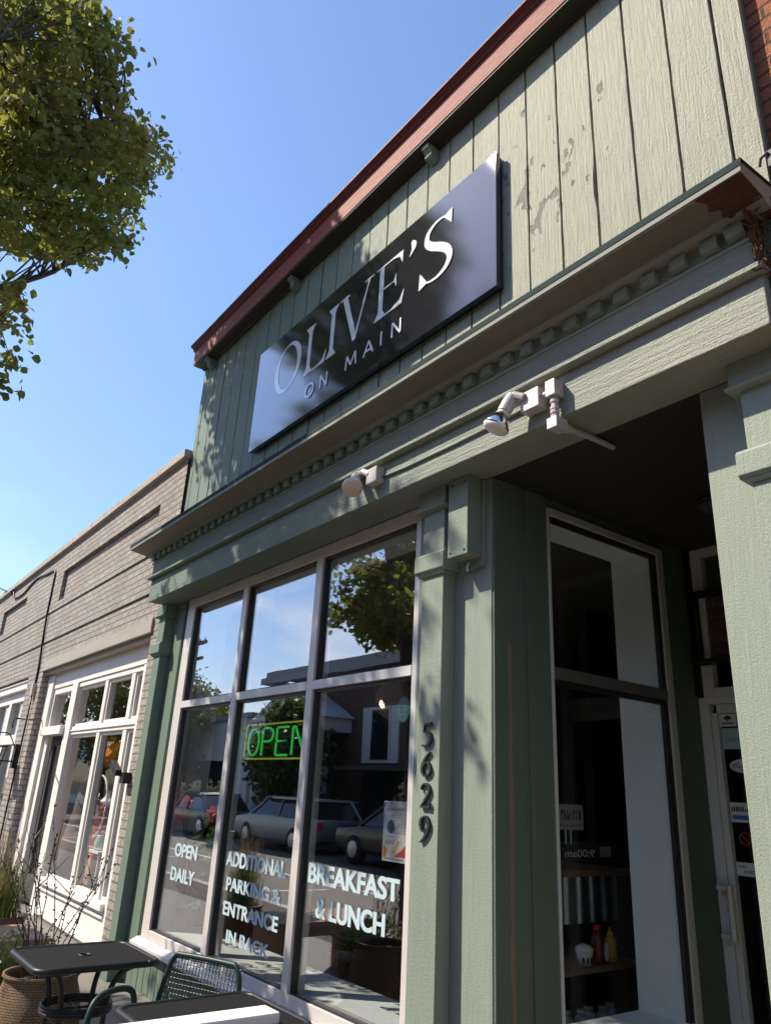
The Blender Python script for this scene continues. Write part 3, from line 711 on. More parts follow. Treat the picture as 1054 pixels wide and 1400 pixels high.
# window wells and room
obj('window_well', MB().box(-6.70, -6.43, .121, .36, .30, 3.12).box(-6.43, -3.18, .121, .50, .36, .425).box(-6.43, -3.18, .121, .36, 3.056, 3.30)
    .box(-2.892, -2.603, 1.42, 1.50, .44, 3.05).box(-2.892, -2.603, .42, 1.42, 3.048, 3.12).box(-2.892, -2.603, .40, 1.42, .44, .492), 'teal_wall', B)
obj('interior_floor', MB().box(-6.93, -1.1, .36, 8.8, 0, .06), 'int_floor', B)
obj('interior_ceiling', MB().box(-6.93, -1.1, .36, 8.8, 3.31, 3.36), 'int_mid', B)
iw = MB(); iw.box(-6.93, -1.1, 5.2, 5.3, .06, 3.31); iw.box(-6.93, -6.88, .36, 5.2, .06, 3.31); iw.box(-1.16, -1.1, 1.95, 5.2, .06, 3.31)
iw.box(-6.88, -6.7, .121, .36, 0, 3.31); iw.box(-4.6, -4.5, 3.2, 5.2, .06, 3.31)
obj('interior_wall', iw, 'int_dark', B)
# recess side wall and window (faces the entry)
sw = MB(); sw.box(-2.60, -2.586, 1.505, 1.84, 0, ZB); sw.box(-2.60, -2.586, .415, 1.505, 0, .44); sw.box(-2.60, -2.588, .415, 1.505, 3.075, ZB)
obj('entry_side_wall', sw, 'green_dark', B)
S = obj('side_window', MB().box(-2.60, -2.562, 1.445, 1.505, .44, 3.075).box(-2.60, -2.568, .415, .434, .44, 3.075).box(-2.60, -2.562, .434, 1.445, 3.03, 3.075)
        .box(-2.60, -2.562, .434, 1.445, .44, .50), 'alu', B, .003)
obj('rail', MB().box(-2.604, -2.566, .434, 1.486, 2.125, 2.188), 'alu_dark', S, .003)
bd = MB()
for z0, z1 in ((.50, 2.125), (2.188, 3.03)):
    bd.box(-2.60, -2.574, 1.405, 1.445, z0, z1); bd.box(-2.60, -2.574, .434, 1.405, z1-.03, z1)
obj('glazing_bead', bd, 'alu_side', S)
for z0, z1 in ((.50, 2.125), (2.188, 3.01)): obj('pane', MB().box(-2.594, -2.589, .434, 1.41, z0, z1), 'glass_side', S)
# entry: floor, right wall, back wall with door and transom
obj('entry_floor', MB().box(-2.59, -1.39, .0, 1.84, 0, .05), 'sidewalk', B)
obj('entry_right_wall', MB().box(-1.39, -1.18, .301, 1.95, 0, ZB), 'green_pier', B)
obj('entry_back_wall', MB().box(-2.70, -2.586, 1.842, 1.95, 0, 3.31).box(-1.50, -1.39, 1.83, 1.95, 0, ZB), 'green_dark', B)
DR = obj('door', MB().box(-2.520, -2.482, 1.81, 1.855, .06, 2.085).box(-1.585, -1.56, 1.81, 1.855, .06, 2.085).box(-2.482, -1.585, 1.81, 1.855, 2.02+.062, 2.135).box(-2.482, -1.585, 1.81, 1.855, .06, .30)
         .box(-2.586, -2.523, 1.80, 1.86, .05, 2.18).box(-1.557, -1.50, 1.80, 1.86, .05, 2.18).box(-2.523, -1.557, 1.80, 1.86, 2.138, 2.18), 'white', B, .003)
obj('pane', MB().box(-2.484, -1.583, 1.83, 1.836, .29, 2.09), 'glass_side', DR)
hd = MB(); hd.box(-2.553, -2.490, 1.735, 1.81, 1.115, 1.137); hd.box(-2.553, -2.490, 1.735, 1.81, .872, .894)
hd.tube([(-2.478, 1.738, .865), (-2.478, 1.738, 1.142)], .016, 10)
for i in range(18): hd.tube([(-2.494, 1.733, .875+i*.0145), (-2.478, 1.722, .882+i*.0145), (-2.462, 1.733, .889+i*.0145)], .0035, 5)
obj('handle', hd, 'alu', DR)
obj('lock', MB().lathe([(.021, 0), (.021, .008), (.013, .011), (.012, .007), (.002, .007)], (-2.515, 1.80, 1.012), 18, (0, -1, 0)), 'alu', DR)
T = obj('transom', MB().box(-2.548, -2.475, 1.80, 1.86, 2.181, ZB).box(-1.56, -1.50, 1.80, 1.86, 2.181, ZB).box(-2.475, -1.56, 1.80, 1.86, 3.085, ZB).box(-2.475, -1.56, 1.80, 1.86, 2.181, 2.235), 'white', B, .003)
obj('pane', MB().box(-2.476, -1.559, 1.835, 1.841, 2.23, 3.09), 'glass_side', T)
# iron bracket shelf with a hanging brick-patterned panel in front of the transom
IB = thing('iron_bracket', 'black iron frame across the window above the white door', 'iron bracket', (-2.5, 1.8, 2.6))
fr = MB(); fr.box(-2.583, -2.550, 1.77, 1.799, 2.19, 3.13)
for z in (2.385, 2.815): fr.box(-2.55, -1.6, 1.70, 1.72, z-.012, z+.012); fr.box(-2.55, -1.6, 1.78, 1.798, z-.012, z+.012); fr.box(-2.55, -2.53, 1.72, 1.78, z-.01, z+.01); fr.box(-2.44, -2.42, 1.72, 1.78, z-.01, z+.01)
fr.box(-2.525, -2.505, 1.765, 1.78, 2.397, 2.80)
obj('bar', fr, 'black', IB)
obj('panel', MB().box(-2.44, -1.7, 1.765, 1.775, 2.42, 2.79), 'brick_brown', IB)
# ceiling light of the entry
CLt = thing('ceiling_light', 'small black dome light on the dark entry ceiling', 'ceiling light', (-1.96, 1.07, ZB))
obj('base', MB().lathe([(.07, 0), (.085, -.015), (.085, -.03)], (-1.96, 1.07, ZB), 20), 'black', CLt, 0, True)
obj('shade', MB().lathe([(.08, -.03), (.075, -.05), (.05, -.07), (.01, -.078)], (-1.96, 1.07, ZB), 20), 'int_dark', CLt, 0, True)

# ------------------------------------------------------------------ shop sign
SG = thing('shop_sign', "long black sign reading OLIVE'S ON MAIN in white on the green boards", 'sign', (-4, 0, 4.8))
obj('panel', MB().box(-5.530, -2.480, -.068, -.030, 4.292, 5.300), 'sign', SG)
obj('return_edge', MB().box(-5.522, -2.488, -.030, -.004, 4.300, 5.292), 'sign_edge', SG)
Y0 = -.0705; TH = .0025; NK = [0]
L = MB()
def rib(p, wd, sm=0):
    q = [(a[0], a[1], b) for a, b in zip(p, wd)]
    if sm: q = smoothpts(q, sm)
    NK[0] += 1; L.ribbon([(a, b) for a, b, c in q], [c for a, b, c in q], Y0-.00012*NK[0], TH)
zb, zt = 4.672, 5.128
pts = []; wd = []
for i in range(65):
    t = 2*math.pi*i/64; pts.append((-4.955+.188*math.cos(t), 4.900+.226*math.sin(t))); wd.append(.014+.048*abs(math.cos(t-.30))**1.7)
rib(pts, wd)
def stem(x, w=.050): rib([(x, zb), (x, zt)], [w, w])
def ser(x0, x1, z, w=.013): rib([(x0, z), (x1, z)], [w, w])
def tri(*p):
    NK[0] += 1; L.plate(list(p), Y0-.00012*NK[0], TH)
def bracket_(x, w, z, s): 
    tri((x-w/2, z+s*.05), (x-w/2-.035, z), (x-w/2, z)); tri((x+w/2, z+s*.05), (x+w/2, z), (x+w/2+.035, z))
stem(-4.605); ser(-4.675, -4.535, zt-.006); ser(-4.675, -4.36, zb+.006); tri((-4.40, zb+.0125), (-4.355, zb), (-4.338, zb+.115)); tri((-4.47, zb+.0125), (-4.40, zb+.0125), (-4.36, zb+.045))
bracket_(-4.605, .05, zb+.012, 1); bracket_(-4.605, .05, zt-.012, -1)
stem(-4.262); ser(-4.33, -4.195, zt-.006); ser(-4.33, -4.195, zb+.006); bracket_(-4.262, .05, zb+.012, 1); bracket_(-4.262, .05, zt-.012, -1)
rib([(-4.108, zt), (-3.938, zb-.005)], [.058, .050]); rib([(-3.938, zb-.005), (-3.782, zt)], [.018, .018]); ser(-4.175, -4.045, zt-.006); ser(-3.84, -3.725, zt-.006)
stem(-3.625); ser(-3.69, -3.395, zt-.006); ser(-3.69, -3.375, zb+.006); ser(-3.60, -3.455, 4.912, .012); bracket_(-3.625, .05, zb+.012, 1)
tri((-3.43, zt-.012), (-3.385, zt-.105), (-3.378, zt)); tri((-3.42, zb+.012), (-3.375, zb), (-3.352, zb+.11)); tri((-3.48, 4.918), (-3.45, 4.965), (-3.445, 4.85)); tri((-3.50, zt-.012), (-3.41, zt-.04), (-3.41, zt-.012)); tri((-3.50, zb+.012), (-3.42, zb+.012), (-3.39, zb+.04))
rib([(-3.283, 5.135), (-3.262, 5.10), (-3.262, 5.07), (-3.285, 5.035), (-3.305, 5.015)], [.02, .052, .046, .02, .004], 6)
rib([(-2.895, 5.085), (-2.955, 5.120), (-3.035, 5.122), (-3.105, 5.082), (-3.118, 5.01), (-3.068, 4.950), (-2.985, 4.895), (-2.915, 4.835), (-2.885, 4.765), (-2.92, 4.70), (-3.00, 4.666), (-3.09, 4.672), (-3.15, 4.705)],
    [.012, .016, .024, .042, .054, .062, .066, .062, .054, .040, .024, .016, .012], 8)
tri((-2.955, 5.118), (-2.872, 5.02), (-2.868, 5.14)); tri((-3.10, 4.676), (-3.19, 4.655), (-3.182, 4.79))
obj('lettering', L, 'sign_letter', SG)
L = MB(); a0, a1 = 4.433, 4.548; w1 = .0165
pts = [(-4.535+.060*math.cos(2*math.pi*i/40), 4.4905+.0575*math.sin(2*math.pi*i/40)) for i in range(41)]; rib(pts, [w1]*41)
def line(*p): rib(list(p), [w1]*len(p))
def Nn(x0, x1): line((x0, a0), (x0, a1)); line((x1, a0), (x1, a1)); line((x0, a1), (x1, a0))
Nn(-4.372, -4.284)
line((-4.025, a0), (-4.012, a1)); line((-3.905, a1), (-3.892, a0)); line((-4.012, a1), (-3.9585, a0+.02)); line((-3.9585, a0+.02), (-3.905, a1))
line((-3.795, a0), (-3.738, a1)); line((-3.738, a1), (-3.681, a0)); line((-3.773, a0+.036), (-3.703, a0+.036))
line((-3.588, a0), (-3.588, a1)); Nn(-3.462, -3.372)
obj('small_lettering', L, 'sign_letter', SG)

# ------------------------------------------------------------------ house numerals
six = ([(.86, .97), (.52, .80), (.24, .52), (.15, .28), (.30, .07), (.52, .03), (.78, .14), (.84, .33), (.70, .53), (.50, .56), (.30, .44)], [.03, .10, .17, .17, .12, .06, .13, .17, .12, .06, .03])
nine = ([(1-a, 1-b) for a, b in six[0]], six[1])
five = ([(.26, .60), (.52, .63), (.80, .50), (.84, .30), (.66, .10), (.34, .03), (.12, .07)], [.04, .09, .17, .19, .15, .08, .10])
two = ([(.12, .74), (.22, .91), (.50, .97), (.78, .84), (.77, .63), (.52, .38), (.22, .15), (.12, .09)], [.11, .07, .09, .16, .17, .12, .07, .05])
def numeral(d, x0, z0, z1, label):
    zm = (z0+z1)/2; z0, z1 = zm-(z1-z0)*.455, zm+(z1-z0)*.455; w_, h = .086, z1-z0; m = MB(); ky = [0]
    def R2(p, wd, sm=8):
        q = [(x0+a*w_, z0+b*h, c*h*.82) for (a, b), c in zip(p, wd)]
        if sm: q = smoothpts(q, sm)
        ky[0] += 1; m.ribbon([(a, b) for a, b, c in q], [c for a, b, c in q], -.104-.0006*ky[0], .013)
    R2(*{'5': five, '6': six, '2': two, '9': nine}[d])
    if d == '5': R2([(.26, .60), (.34, .97)], [.05, .06], 0); R2([(.32, .93), (.90, .96)], [.12, .10], 0); m.plate([(x0+.84*w_, z0+.9*h), (x0+.92*w_, z0+.9*h), (x0+.96*w_, z0+1.02*h)], -.1064, .013)
    if d == '2': R2([(.10, .065), (.88, .065)], [.12, .14], 0); R2([(.86, .02), (.95, .22)], [.08, .03], 0)
    single('house_numeral', m, 'black_cast', label, 'numeral', (x0, -.09, z0), 'black house numerals on the pilaster')
numeral('5', -2.992, 1.748, 1.876, 'black metal numeral 5 at the top of the column of four')
numeral('6', -2.990, 1.607, 1.738, 'black metal numeral 6 just below the numeral 5')
numeral('2', -2.988, 1.462, 1.590, 'black metal numeral 2 between the 6 and the 9')
numeral('9', -2.990, 1.306, 1.442, 'black metal numeral 9 at the bottom of the column of four')

# ------------------------------------------------------------------ flood lights and conduit on the beam
def bulbmesh(c, ax, r):
    c = Vector(c); return [(r*.34, -.085), (r*.42, -.07), (r*.75, -.04), (r*.98, -.01), (r, .004)], [(r*.99, .003), (r*.93, .016), (r*.7, .024), (.004, .028)]
F1 = thing('flood_light', 'flood light with white curly bulb on the beam over the right window pane', 'flood light', (-3.27, -.253, 3.27), 'flood lights on the beam')
obj('junction_box', MB().box(-3.315, -3.215, -.315, -.2535, 3.222, 3.318), 'grey_metal', F1, .004)
ax = Vector((.42, -.50, -.78)).normalized(); c0 = Vector((-3.425, -.31, 3.30))
obj('socket', MB().tube([(-3.30, -.30, 3.29), (-3.36, -.30, 3.325), tuple(c0-ax*.035)], .022, 10).lathe([(.030, -.03), (.036, 0), (.036, .055), (.031, .06)], c0-ax*.02, 16, ax), 'grey_metal', F1, 0, False)
cb = c0 + ax*.115
p1, p2 = bulbmesh(cb, ax, .062)
obj('bulb', MB().lathe(p1, cb, 24, ax), 'bulb_white', F1, 0, True)
fb = MB().lathe(p2, cb, 24, ax); u = ax.orthogonal().normalized(); v = ax.cross(u)
fb.tube([cb+ax*.024+u*(.026*math.cos(t)*(1-t/14))+v*(.026*math.sin(t)*(1-t/14)) for t in [i*.4 for i in range(26)]], .005, 6)
obj('bulb_face', fb, 'bulb_pink', F1, 0, True)
F2 = thing('flood_light', 'flood light with silver reflector bulb near the entry, beside a jointed pipe', 'flood light', (-2.03, -.253, 3.25), 'flood lights on the beam')
obj('junction_box', MB().box(-2.085, -1.975, -.318, -.2535, 3.205, 3.305), 'grey_metal', F2, .004)
ax = Vector((-.42, -.30, -1)).normalized(); c0 = Vector((-2.135, -.345, 3.262))
obj('socket', MB().tube([(-2.06, -.318, 3.275), (-2.105, -.335, 3.30), tuple(c0-ax*.035)], .022, 10).lathe([(.028, -.04), (.034, 0), (.034, .05), (.03, .055)], c0-ax*.01, 16, ax), 'grey_metal', F2, 0, False)
cb = c0 + ax*.125
p1, p2 = bulbmesh(cb, ax, .064)
obj('bulb', MB().lathe(p1, cb, 28, ax), 'chrome', F2, 0, True)
obj('bulb_neck', MB().lathe([(.024, -.09), (.030, -.075), (.034, -.062)], cb-ax*.003, 20, ax), 'bulb_white', F2, 0, True)
obj('bulb_face', MB().lathe(p2, cb, 28, ax), 'bulb_white', F2, 0, True)
PC = thing('conduit', 'grey jointed conduit pipe with elbows running along the beam into the entry ceiling', 'conduit', (-2, -.26, 3.2))
obj('pipe', MB().tube([(-3.212, -.262, 3.262), (-3.0, -.2605, 3.252), (-2.6, -.2605, 3.250), (-2.085, -.262, 3.256)], .0085, 8), 'green_n', PC, 0, True)
cc = MB(); cc.tube([(-1.975, -.29, 3.26), (-1.93, -.29, 3.262)], .013, 8)
cc.box(-1.935, -1.880, -.318, -.2535, 3.225, 3.305)
cc.tube([(-1.908, -.288, 3.225), (-1.908, -.286, 3.105)], .0155, 10)
for z in (3.205, 3.17, 3.15, 3.125): cc.lathe([(.021, -.009), (.021, .009)], (-1.908, -.287, z), 8)
cc.box(-1.937, -1.880, -.312, -.235, 3.065, 3.118)
cc.tube([(-1.908, -.24, 3.092), (-1.910, -.1, 3.108), (-1.914, .02, 3.118), (-1.916, .14, 3.122)], .014, 10)
cc.lathe([(.022, -.02), (.022, .02)], (-1.909, -.215, 3.095), 10, (0, 1, .1))
obj('fitting', cc, 'grey_metal', PC, .003)
# ------------------------------------------------------------------ neighbours
BR = thing('brick_shop', 'grey beige painted brick shop building with white wooden shop front', 'shop building', (-12, 0, 0))
xs = [-26, -16.2, -15.71, -13.85, -12.58, -11.72, -11.57, -7.73, -7.45, -7.082]
zs = [0, .55, 2.95, 3.40, 3.86, 3.97, 4.44, 4.785]
def dep(i, j):
    x = (xs[i]+xs[i+1])/2; z = (zs[j]+zs[j+1])/2
    if -16.2 < x < -12.58 and .55 < z < 2.95: return None
    if -11.72 < x < -7.45 and z < 2.95: return None
    if 3.97 < z < 4.44 and (-15.71 < x < -13.85 or -11.57 < x < -7.73): return .025
    return -.03 if z > 3.86 else (-.012 if z > 3.40 else .006)
obj('wall', cells(xs, zs, dep, .30), 'brick_grey', BR)
obj('end_wall', MB().box(-7.40, -7.0815, .012, .30, 2.97, 4.78), 'brick_grey', BR)
obj('roof', MB().box(-26, -7.10, .31, 9, 4.5, 4.6).box(-26, -25.9, .31, 9, 0, 4.5), 'roof_grey', BR)
cp = MB(); x = -26
while x < -7.09:
    x1 = min(x+random.uniform(.8, 1.1), -7.082); cp.box(x+.003, x1-.003, -.085, .31, 4.787+random.uniform(-.002, .002), 4.885+random.uniform(-.004, .004)); x = x1
obj('coping', cp, 'stone', BR, .006)
obj('lintel', MB().box(-11.73, -7.42, -.022, .14, 2.952, 3.095).box(-11.715, -7.455, .03, .14, 2.905, 2.9515), 'lintel', BR, .004)
SF = obj('shop_front', MB().box(-11.715, -11.40, .10, .29, 0, 2.90).box(-10.43, -10.19, .115, .27, 0, 2.69).box(-7.87, -7.455, .13, .27, 0, 2.69)
         .box(-11.40, -7.455, .125, .28, 2.692, 2.905).box(-10.19, -7.87, .14, .26, 2.63, 2.6915).box(-10.19, -7.87, .14, .26, 2.035, 2.135).box(-10.19, -7.87, .126, .26, 2.075, 2.095)
         .box(-9.145, -9.04, .145, .26, .42, 2.034).box(-9.145, -9.04, .145, .26, 2.136, 2.63).box(-8.245, -8.135, .145, .26, .42, 2.034).box(-8.245, -8.135, .145, .26, 2.136, 2.63)
         .box(-10.18, -7.88, .09, .27, .355, .42).box(-10.18, -7.88, .14, .26, 0, .3545).box(-10.18, -7.88, .118, .14, .285, .31).box(-10.18, -7.88, .118, .14, .03, .10)
         .box(-11.40, -10.43, .06, .26, 2.05, 2.16).box(-11.40, -11.33, .14, .26, 2.161, 2.691).box(-10.50, -10.431, .14, .26, 2.161, 2.691).box(-11.33, -10.50, .14, .26, 2.61, 2.691).box(-11.40, -11.24, .14, .26, 0, 2.049), 'white_trim', BR, .005)
for a, b in ((-10.19, -9.145), (-9.04, -8.245), (-8.135, -7.87)):
    fz = MB()
    for z0, z1 in ((.42, 2.035), (2.135, 2.63)):
        t_ = .035
        fz.box(a, a+t_, .165, .225, z0, z1); fz.box(b-t_, b, .165, .225, z0, z1); fz.box(a+t_, b-t_, .165, .225, z1-t_, z1); fz.box(a+t_, b-t_, .165, .225, z0, z0+t_)
    sash = obj('sash', fz, 'white_trim', SF, .002)
    for z0, z1 in ((.45, 2.005), (2.165, 2.60)): obj('pane', MB().box(a+.03, b-.03, .19, .195, z0, z1), 'glass_shop', SF)
obj('pane', MB().box(-11.33, -10.50, .20, .205, 2.16, 2.615), 'glass_shop', SF)
dd = obj('door', MB().box(-11.24, -11.12, .20, .245, .05, 2.045).box(-10.54, -10.44, .20, .245, .05, 2.045).box(-11.12, -10.54, .20, .245, 1.93, 2.045).box(-11.12, -10.54, .20, .245, .05, .35), 'int_dark', BR, .004)
obj('pane', MB().box(-11.13, -10.53, .222, .228, .34, 1.94), 'glass_shop', dd)
obj('handle', MB().tube([(-10.49, .20, .95), (-10.49, .15, .96), (-10.49, .15, 1.16), (-10.49, .20, 1.17)], .009, 6), 'black', dd)
WN = obj('window', MB().box(-16.2, -12.585, .05, .28, 2.80, 2.95).box(-16.2, -12.585, .03, .28, 2.90, 2.93).box(-13.02, -12.585, .10, .27, .55, 2.80).box(-16.2, -13.02, .12, .27, 2.64, 2.799)
         .box(-14.12, -13.95, .12, .27, .6, 2.639).box(-15.2, -15.05, .12, .27, .6, 2.639).box(-13.95, -13.02, .115, .27, 1.98, 2.12).box(-15.05, -14.12, .115, .27, 1.98, 2.12).box(-16.2, -13.02, .08, .28, .551, .62), 'white_trim', BR, .004)
for a, b in ((-13.95, -13.02), (-15.05, -14.12), (-16.2, -15.2)):
    for z0, z1 in ((.62, 1.98), (2.12, 2.64)): obj('pane', MB().box(a, b, .19, .195, z0, z1), 'glass_shop', WN)
si = MB(); si.box(-16.6, -12.3, 2.4, 2.5, 0, 3.2); si.box(-11.9, -7.3, 3.0, 3.1, 0, 3.2); si.box(-16.6, -7.3, .32, 3.1, 3.0, 3.1); si.box(-12.3, -11.9, .32, 3.1, 0, 3.0); si.box(-7.43, -7.33, .31, 3.0, 0, 3.0); si.box(-16.7, -16.6, .32, 3, 0, 3)
obj('interior_wall', si, 'int_tan', BR)
obj('interior_floor', MB().box(-16.6, -7.3, .32, 3.1, -.02, .04), 'int_floor', BR)

OB = thing('orange_brick_shop', 'orange brick building beyond the right edge of the green boards', 'brick building', (1, .1, 0))
obj('wall', MB().box(-.984, 7, .065, .5, 0, 8.2), 'brick_orange', OB)
obj('roof', MB().box(-.98, 7, .5, 9, 8.0, 8.1), 'roof_grey', OB)
obj('coping', MB().box(-1.0, 7, .02, .55, 8.2, 8.3), 'stone', OB)
AW = thing('awning', 'unseen dark canvas awning added at right to block skylight', 'awning', (4, 0, 2.6))  # made-up awning out of view; keeps skylight off the right-facing sides
obj('canvas', MB().extrude_x([(.064, 3.55), (.064, 3.52), (-2.05, 2.78), (-2.05, 2.45), (-2.08, 2.45), (-2.08, 2.80)], .7, 6.9), 'int_dark', AW)
fr_a = MB()
for xx in (.75, 3.8, 6.85): fr_a.tube([(xx, .06, 2.5), (xx, -2.04, 2.5)], .015, 6); fr_a.tube([(xx, -2.04, 2.5), (xx, -2.04, 2.78)], .015, 6)
obj('frame', fr_a, 'black', AW)
GT = thing('gutter_bracket', 'black metal gutter end where green boards meet orange brick', 'gutter', (-.93, 0, 3.9))
obj('trough', MB().box(-.965, -.70, -.03, .064, 4.06, 4.085).box(-.965, -.70, -.035, -.02, 4.0, 4.085), 'black', GT, .003)
obj('strap', MB().tube([(-.955, -.04, 4.07), (-.985, -.045, 4.055), (-1.0, -.03, 4.03)], .006, 6).box(-.95, -.90, .03, .064, 3.72, 4.06), 'alu_dark', GT)

# wires and fixtures on the brick wall
cb = single('power_cable', MB().tube(smoothpts([(-18.4, -1.3, 5.75), (-17.3, -.5, 5.38), (-16.4, -.2, 5.08), (-15.6, -.075, 4.84), (-15.21, -.05, 4.80), (-14.9, -.05, 4.60), (-14.2, -.045, 4.56), (-13.4, -.045, 4.66), (-12.6, -.045, 4.60), (-12.12, -.045, 4.55), (-12.06, -.042, 4.3), (-12.05, -.042, 3.9), (-12.03, -.03, 3.5), (-12.0, -.012, 3.1), (-11.985, -.012, 2.80)], 6), .016, 6), 'black',
            'black power cable sagging in to the painted brick wall and dropping between the windows', 'cable', (-15, 0, 4.6), None, 0, True)
MBx = thing('cable_box', 'small grey junction box at the foot of the cable on painted brick', 'junction box', (-11.98, 0, 2.7))
obj('box', MB().box(-12.03, -11.93, -.05, .005, 2.62, 2.80), 'grey_metal', MBx, .004)
obj('pipe', MB().tube([(-11.98, -.025, 2.62), (-12.0, -.02, 2.2), (-12.06, -.02, 1.0), (-12.08, -.02, .2)], .012, 6), 'black', MBx, 0, True)
IN = single('cable_insulator', MB().lathe([(.03, 0), (.05, .01), (.05, .03), (.025, .04), (.05, .06), (.045, .08)], (-15.2, -.03, 4.72), 12, (0, -.5, 1)), 'black', 'black insulator knob holding the cable below the coping', 'insulator', (-15.2, 0, 4.72))
WL = thing('wall_lantern', 'black framed lantern with lit bulb on painted brick between two windows', 'wall lantern', (-12.2, 0, 1.75))
obj('back_plate', MB().box(-12.30, -12.17, -.05, .004, 1.62, 1.95), 'black', WL, .004)
lf = MB(); lx, ly = -12.235, -.32
lf.tube(smoothpts([(lx, -.05, 1.90), (lx, -.16, 2.08), (lx, -.30, 2.08), (lx, ly, 1.99)], 6), .008, 6)
lf.box(lx-.15, lx+.15, ly-.15, ly+.15, 1.895, 1.915)
lf.lathe([(.05, 0), (.04, .06), (.01, .075)], (lx, ly, 1.915), 12)
for sx in (-1, 1):
    for sy in (-1, 1): lf.tube([(lx+sx*.14, ly+sy*.14, 1.90), (lx+sx*.09, ly+sy*.09, 1.55)], .008, 5)
for s_ in (-1, 1):
    lf.tube([(lx-.09, ly+s_*.09, 1.55), (lx+.09, ly+s_*.09, 1.55)], .008, 5); lf.tube([(lx+s_*.09, ly-.09, 1.55), (lx+s_*.09, ly+.09, 1.55)], .008, 5)
lf.box(lx-.012, lx+.012, ly+.1, -.05, 1.70, 1.72)
obj('cage', lf, 'black', WL)
obj('bulb', MB().lathe([(.006, -.05), (.022, -.02), (.026, .01), (.018, .04), (.012, .06)], (lx, ly, 1.72), 14), 'warm_lamp', WL, 0, True)
obj('candle', MB().lathe([(.018, 0), (.018, .11)], (lx, ly, 1.78), 10), 'bulb_white', WL)
SB = thing('sign_arm', 'thin black rod arm reaching out over the narrow door of the white shop front', 'sign arm', (-11.6, .1, 2.2))
obj('rod', MB().tube([(-11.62, .10, 2.27), (-11.4, -.12, 2.25), (-10.9, -.32, 2.22), (-10.4, -.5, 2.19)], .011, 6), 'black', SB, 0, True)
obj('hook', MB().tube(smoothpts([(-10.4, -.5, 2.19), (-10.36, -.52, 2.16), (-10.36, -.52, 2.10), (-10.40, -.5, 2.07)], 5), .008, 5), 'black', SB, 0, True)
CM = thing('wall_clamp', 'black clamp fixture on the narrow brick pier beside the green pilaster', 'wall fixture', (-7.42, 0, 1.58))
obj('base', MB().box(-7.46, -7.36, -.07, .004, 1.50, 1.60), 'black', CM, .005)
CA = MB(); CA.obox((-7.56, -.09, 1.635), (.10, 0, -.045), (0, .028, 0), (.012, 0, .028)); obj('arm', CA, 'black', CM, .004)

# shop display things behind the white front
def disp(name, mb, mat, label, cat, loc, smooth=False): return single(name, mb, mat, label, cat, loc, None, 0, smooth)
dy = .50
HP = [(-9.68+.345*math.cos(t), dy-.04, 1.23+.345*math.sin(t)) for t in [2*math.pi*i/40 for i in range(41)]]
disp('hoop', MB().tube(HP, .012, 6), 'letter_white', 'white hoop hanging in the white shop window', 'hoop', (-9.68, dy, 1.23), True)
BT = thing('drink_dispenser', 'orange glass dispenser with white frilly top inside the hoop', 'dispenser', (-9.72, .58, .78))
obj('body', MB().lathe([(.20, 0), (.215, .04), (.19, .2), (.15, .36), (.10, .44), (.09, .48)], (-9.72, .62, .775), 24), 'orange_glass', BT, 0, True)
fr = MB(); random.seed(8)
for i in range(26):
    a = random.uniform(0, 6.28); p = Vector((-9.68+random.uniform(-.12, .1), .42+random.uniform(-.06, .06), 1.24+random.uniform(-.09, .10)))
    fr.tube([p+Vector((.04*math.cos(t+a), .02*math.sin(2*t), .04*math.sin(t))) for t in (0, 1, 2, 3, 4, 5)], .007, 5)
fr.lathe([(.08, 0), (.10, .03), (.06, .07), (.03, .14), (.01, .16)], (-9.70, .60, 1.25), 14)
obj('topper', fr, 'letter_white', BT)
GS = thing('display_table', 'small glass topped display stand in the white shop window', 'display stand', (-9.6, .6, .05))
obj('tabletop', MB().box(-10.05, -9.15, .40, .86, .742, .765), 'teal_wall', GS)
for sx in (-10.02, -9.18):
    for sy in (.43, .83): obj('leg', MB().box(sx-.012, sx+.012, sy-.012, sy+.012, .04, .741), 'white_trim', GS)
disp('glass_jar', MB().lathe([(.06, 0), (.07, .03), (.07, .10), (.05, .14), (.055, .16)], (-9.36, .48, .766), 16), 'pale_teal', 'pale jar on the glass display stand beside the orange dispenser', 'jar', (-9.36, .48, .77), True)
disp('hanging_cloth', MB().box(-9.56, -9.30, .38, .42, .42, .73), 'pink', 'coral cloth hanging below the display stand', 'cloth', (-9.43, .4, .6))
def petals(c, r, n, seed):
    rs = random.Random(seed); m = MB(); c = Vector(c)
    for i in range(n):
        d = Vector((rs.gauss(0, 1), rs.gauss(0, 1), rs.gauss(0, 1))).normalized(); e = d.orthogonal().normalized()*r*.38; f = d.cross(e)*.9; k = d*r
        m.add([c, c+k*.55+e, c+k*1.0, c+k*.55-e, c+k*.6+f*.4], [(0, 1, 4), (1, 2, 4), (2, 3, 4), (3, 0, 4)])
    return m
disp('paper_flower', petals((-9.98, .6, 1.86), .20, 30, 1), 'yellow_petal', 'yellow paper flower hanging left at the top of the white shop window', 'paper flower', (-9.98, .6, 1.86))
disp('paper_flower', petals((-9.35, .6, 1.88), .22, 30, 2), 'yellow_petal', 'yellow paper flower hanging beside the orange banner in the white shop window', 'paper flower', (-9.35, .6, 1.88))
HB = thing('window_banner', 'small orange banner hanging between yellow paper flowers', 'banner', (-9.64, .5, 1.8))
obj('cloth', MB().box(-9.83, -9.45, .49, .50, 1.74, 1.90), 'orange', HB)
obj('lettering', text_mesh('FALL', -9.76, -9.52, 1.91, 1.97, .49, .02), 'letter_white', HB)
sk = MB(); sk.lathe([(.30, 0), (.32, .3), (.24, .7), (.20, 1.1), (.10, 1.35), (.05, 1.42)], (-10.75, .75, .40), 14); disp('draped_fabric', sk, 'sack', 'tall brown draped fabric behind the left pane of the white shop front', 'fabric', (-10.75, .75, .4), True)
bs = MB()
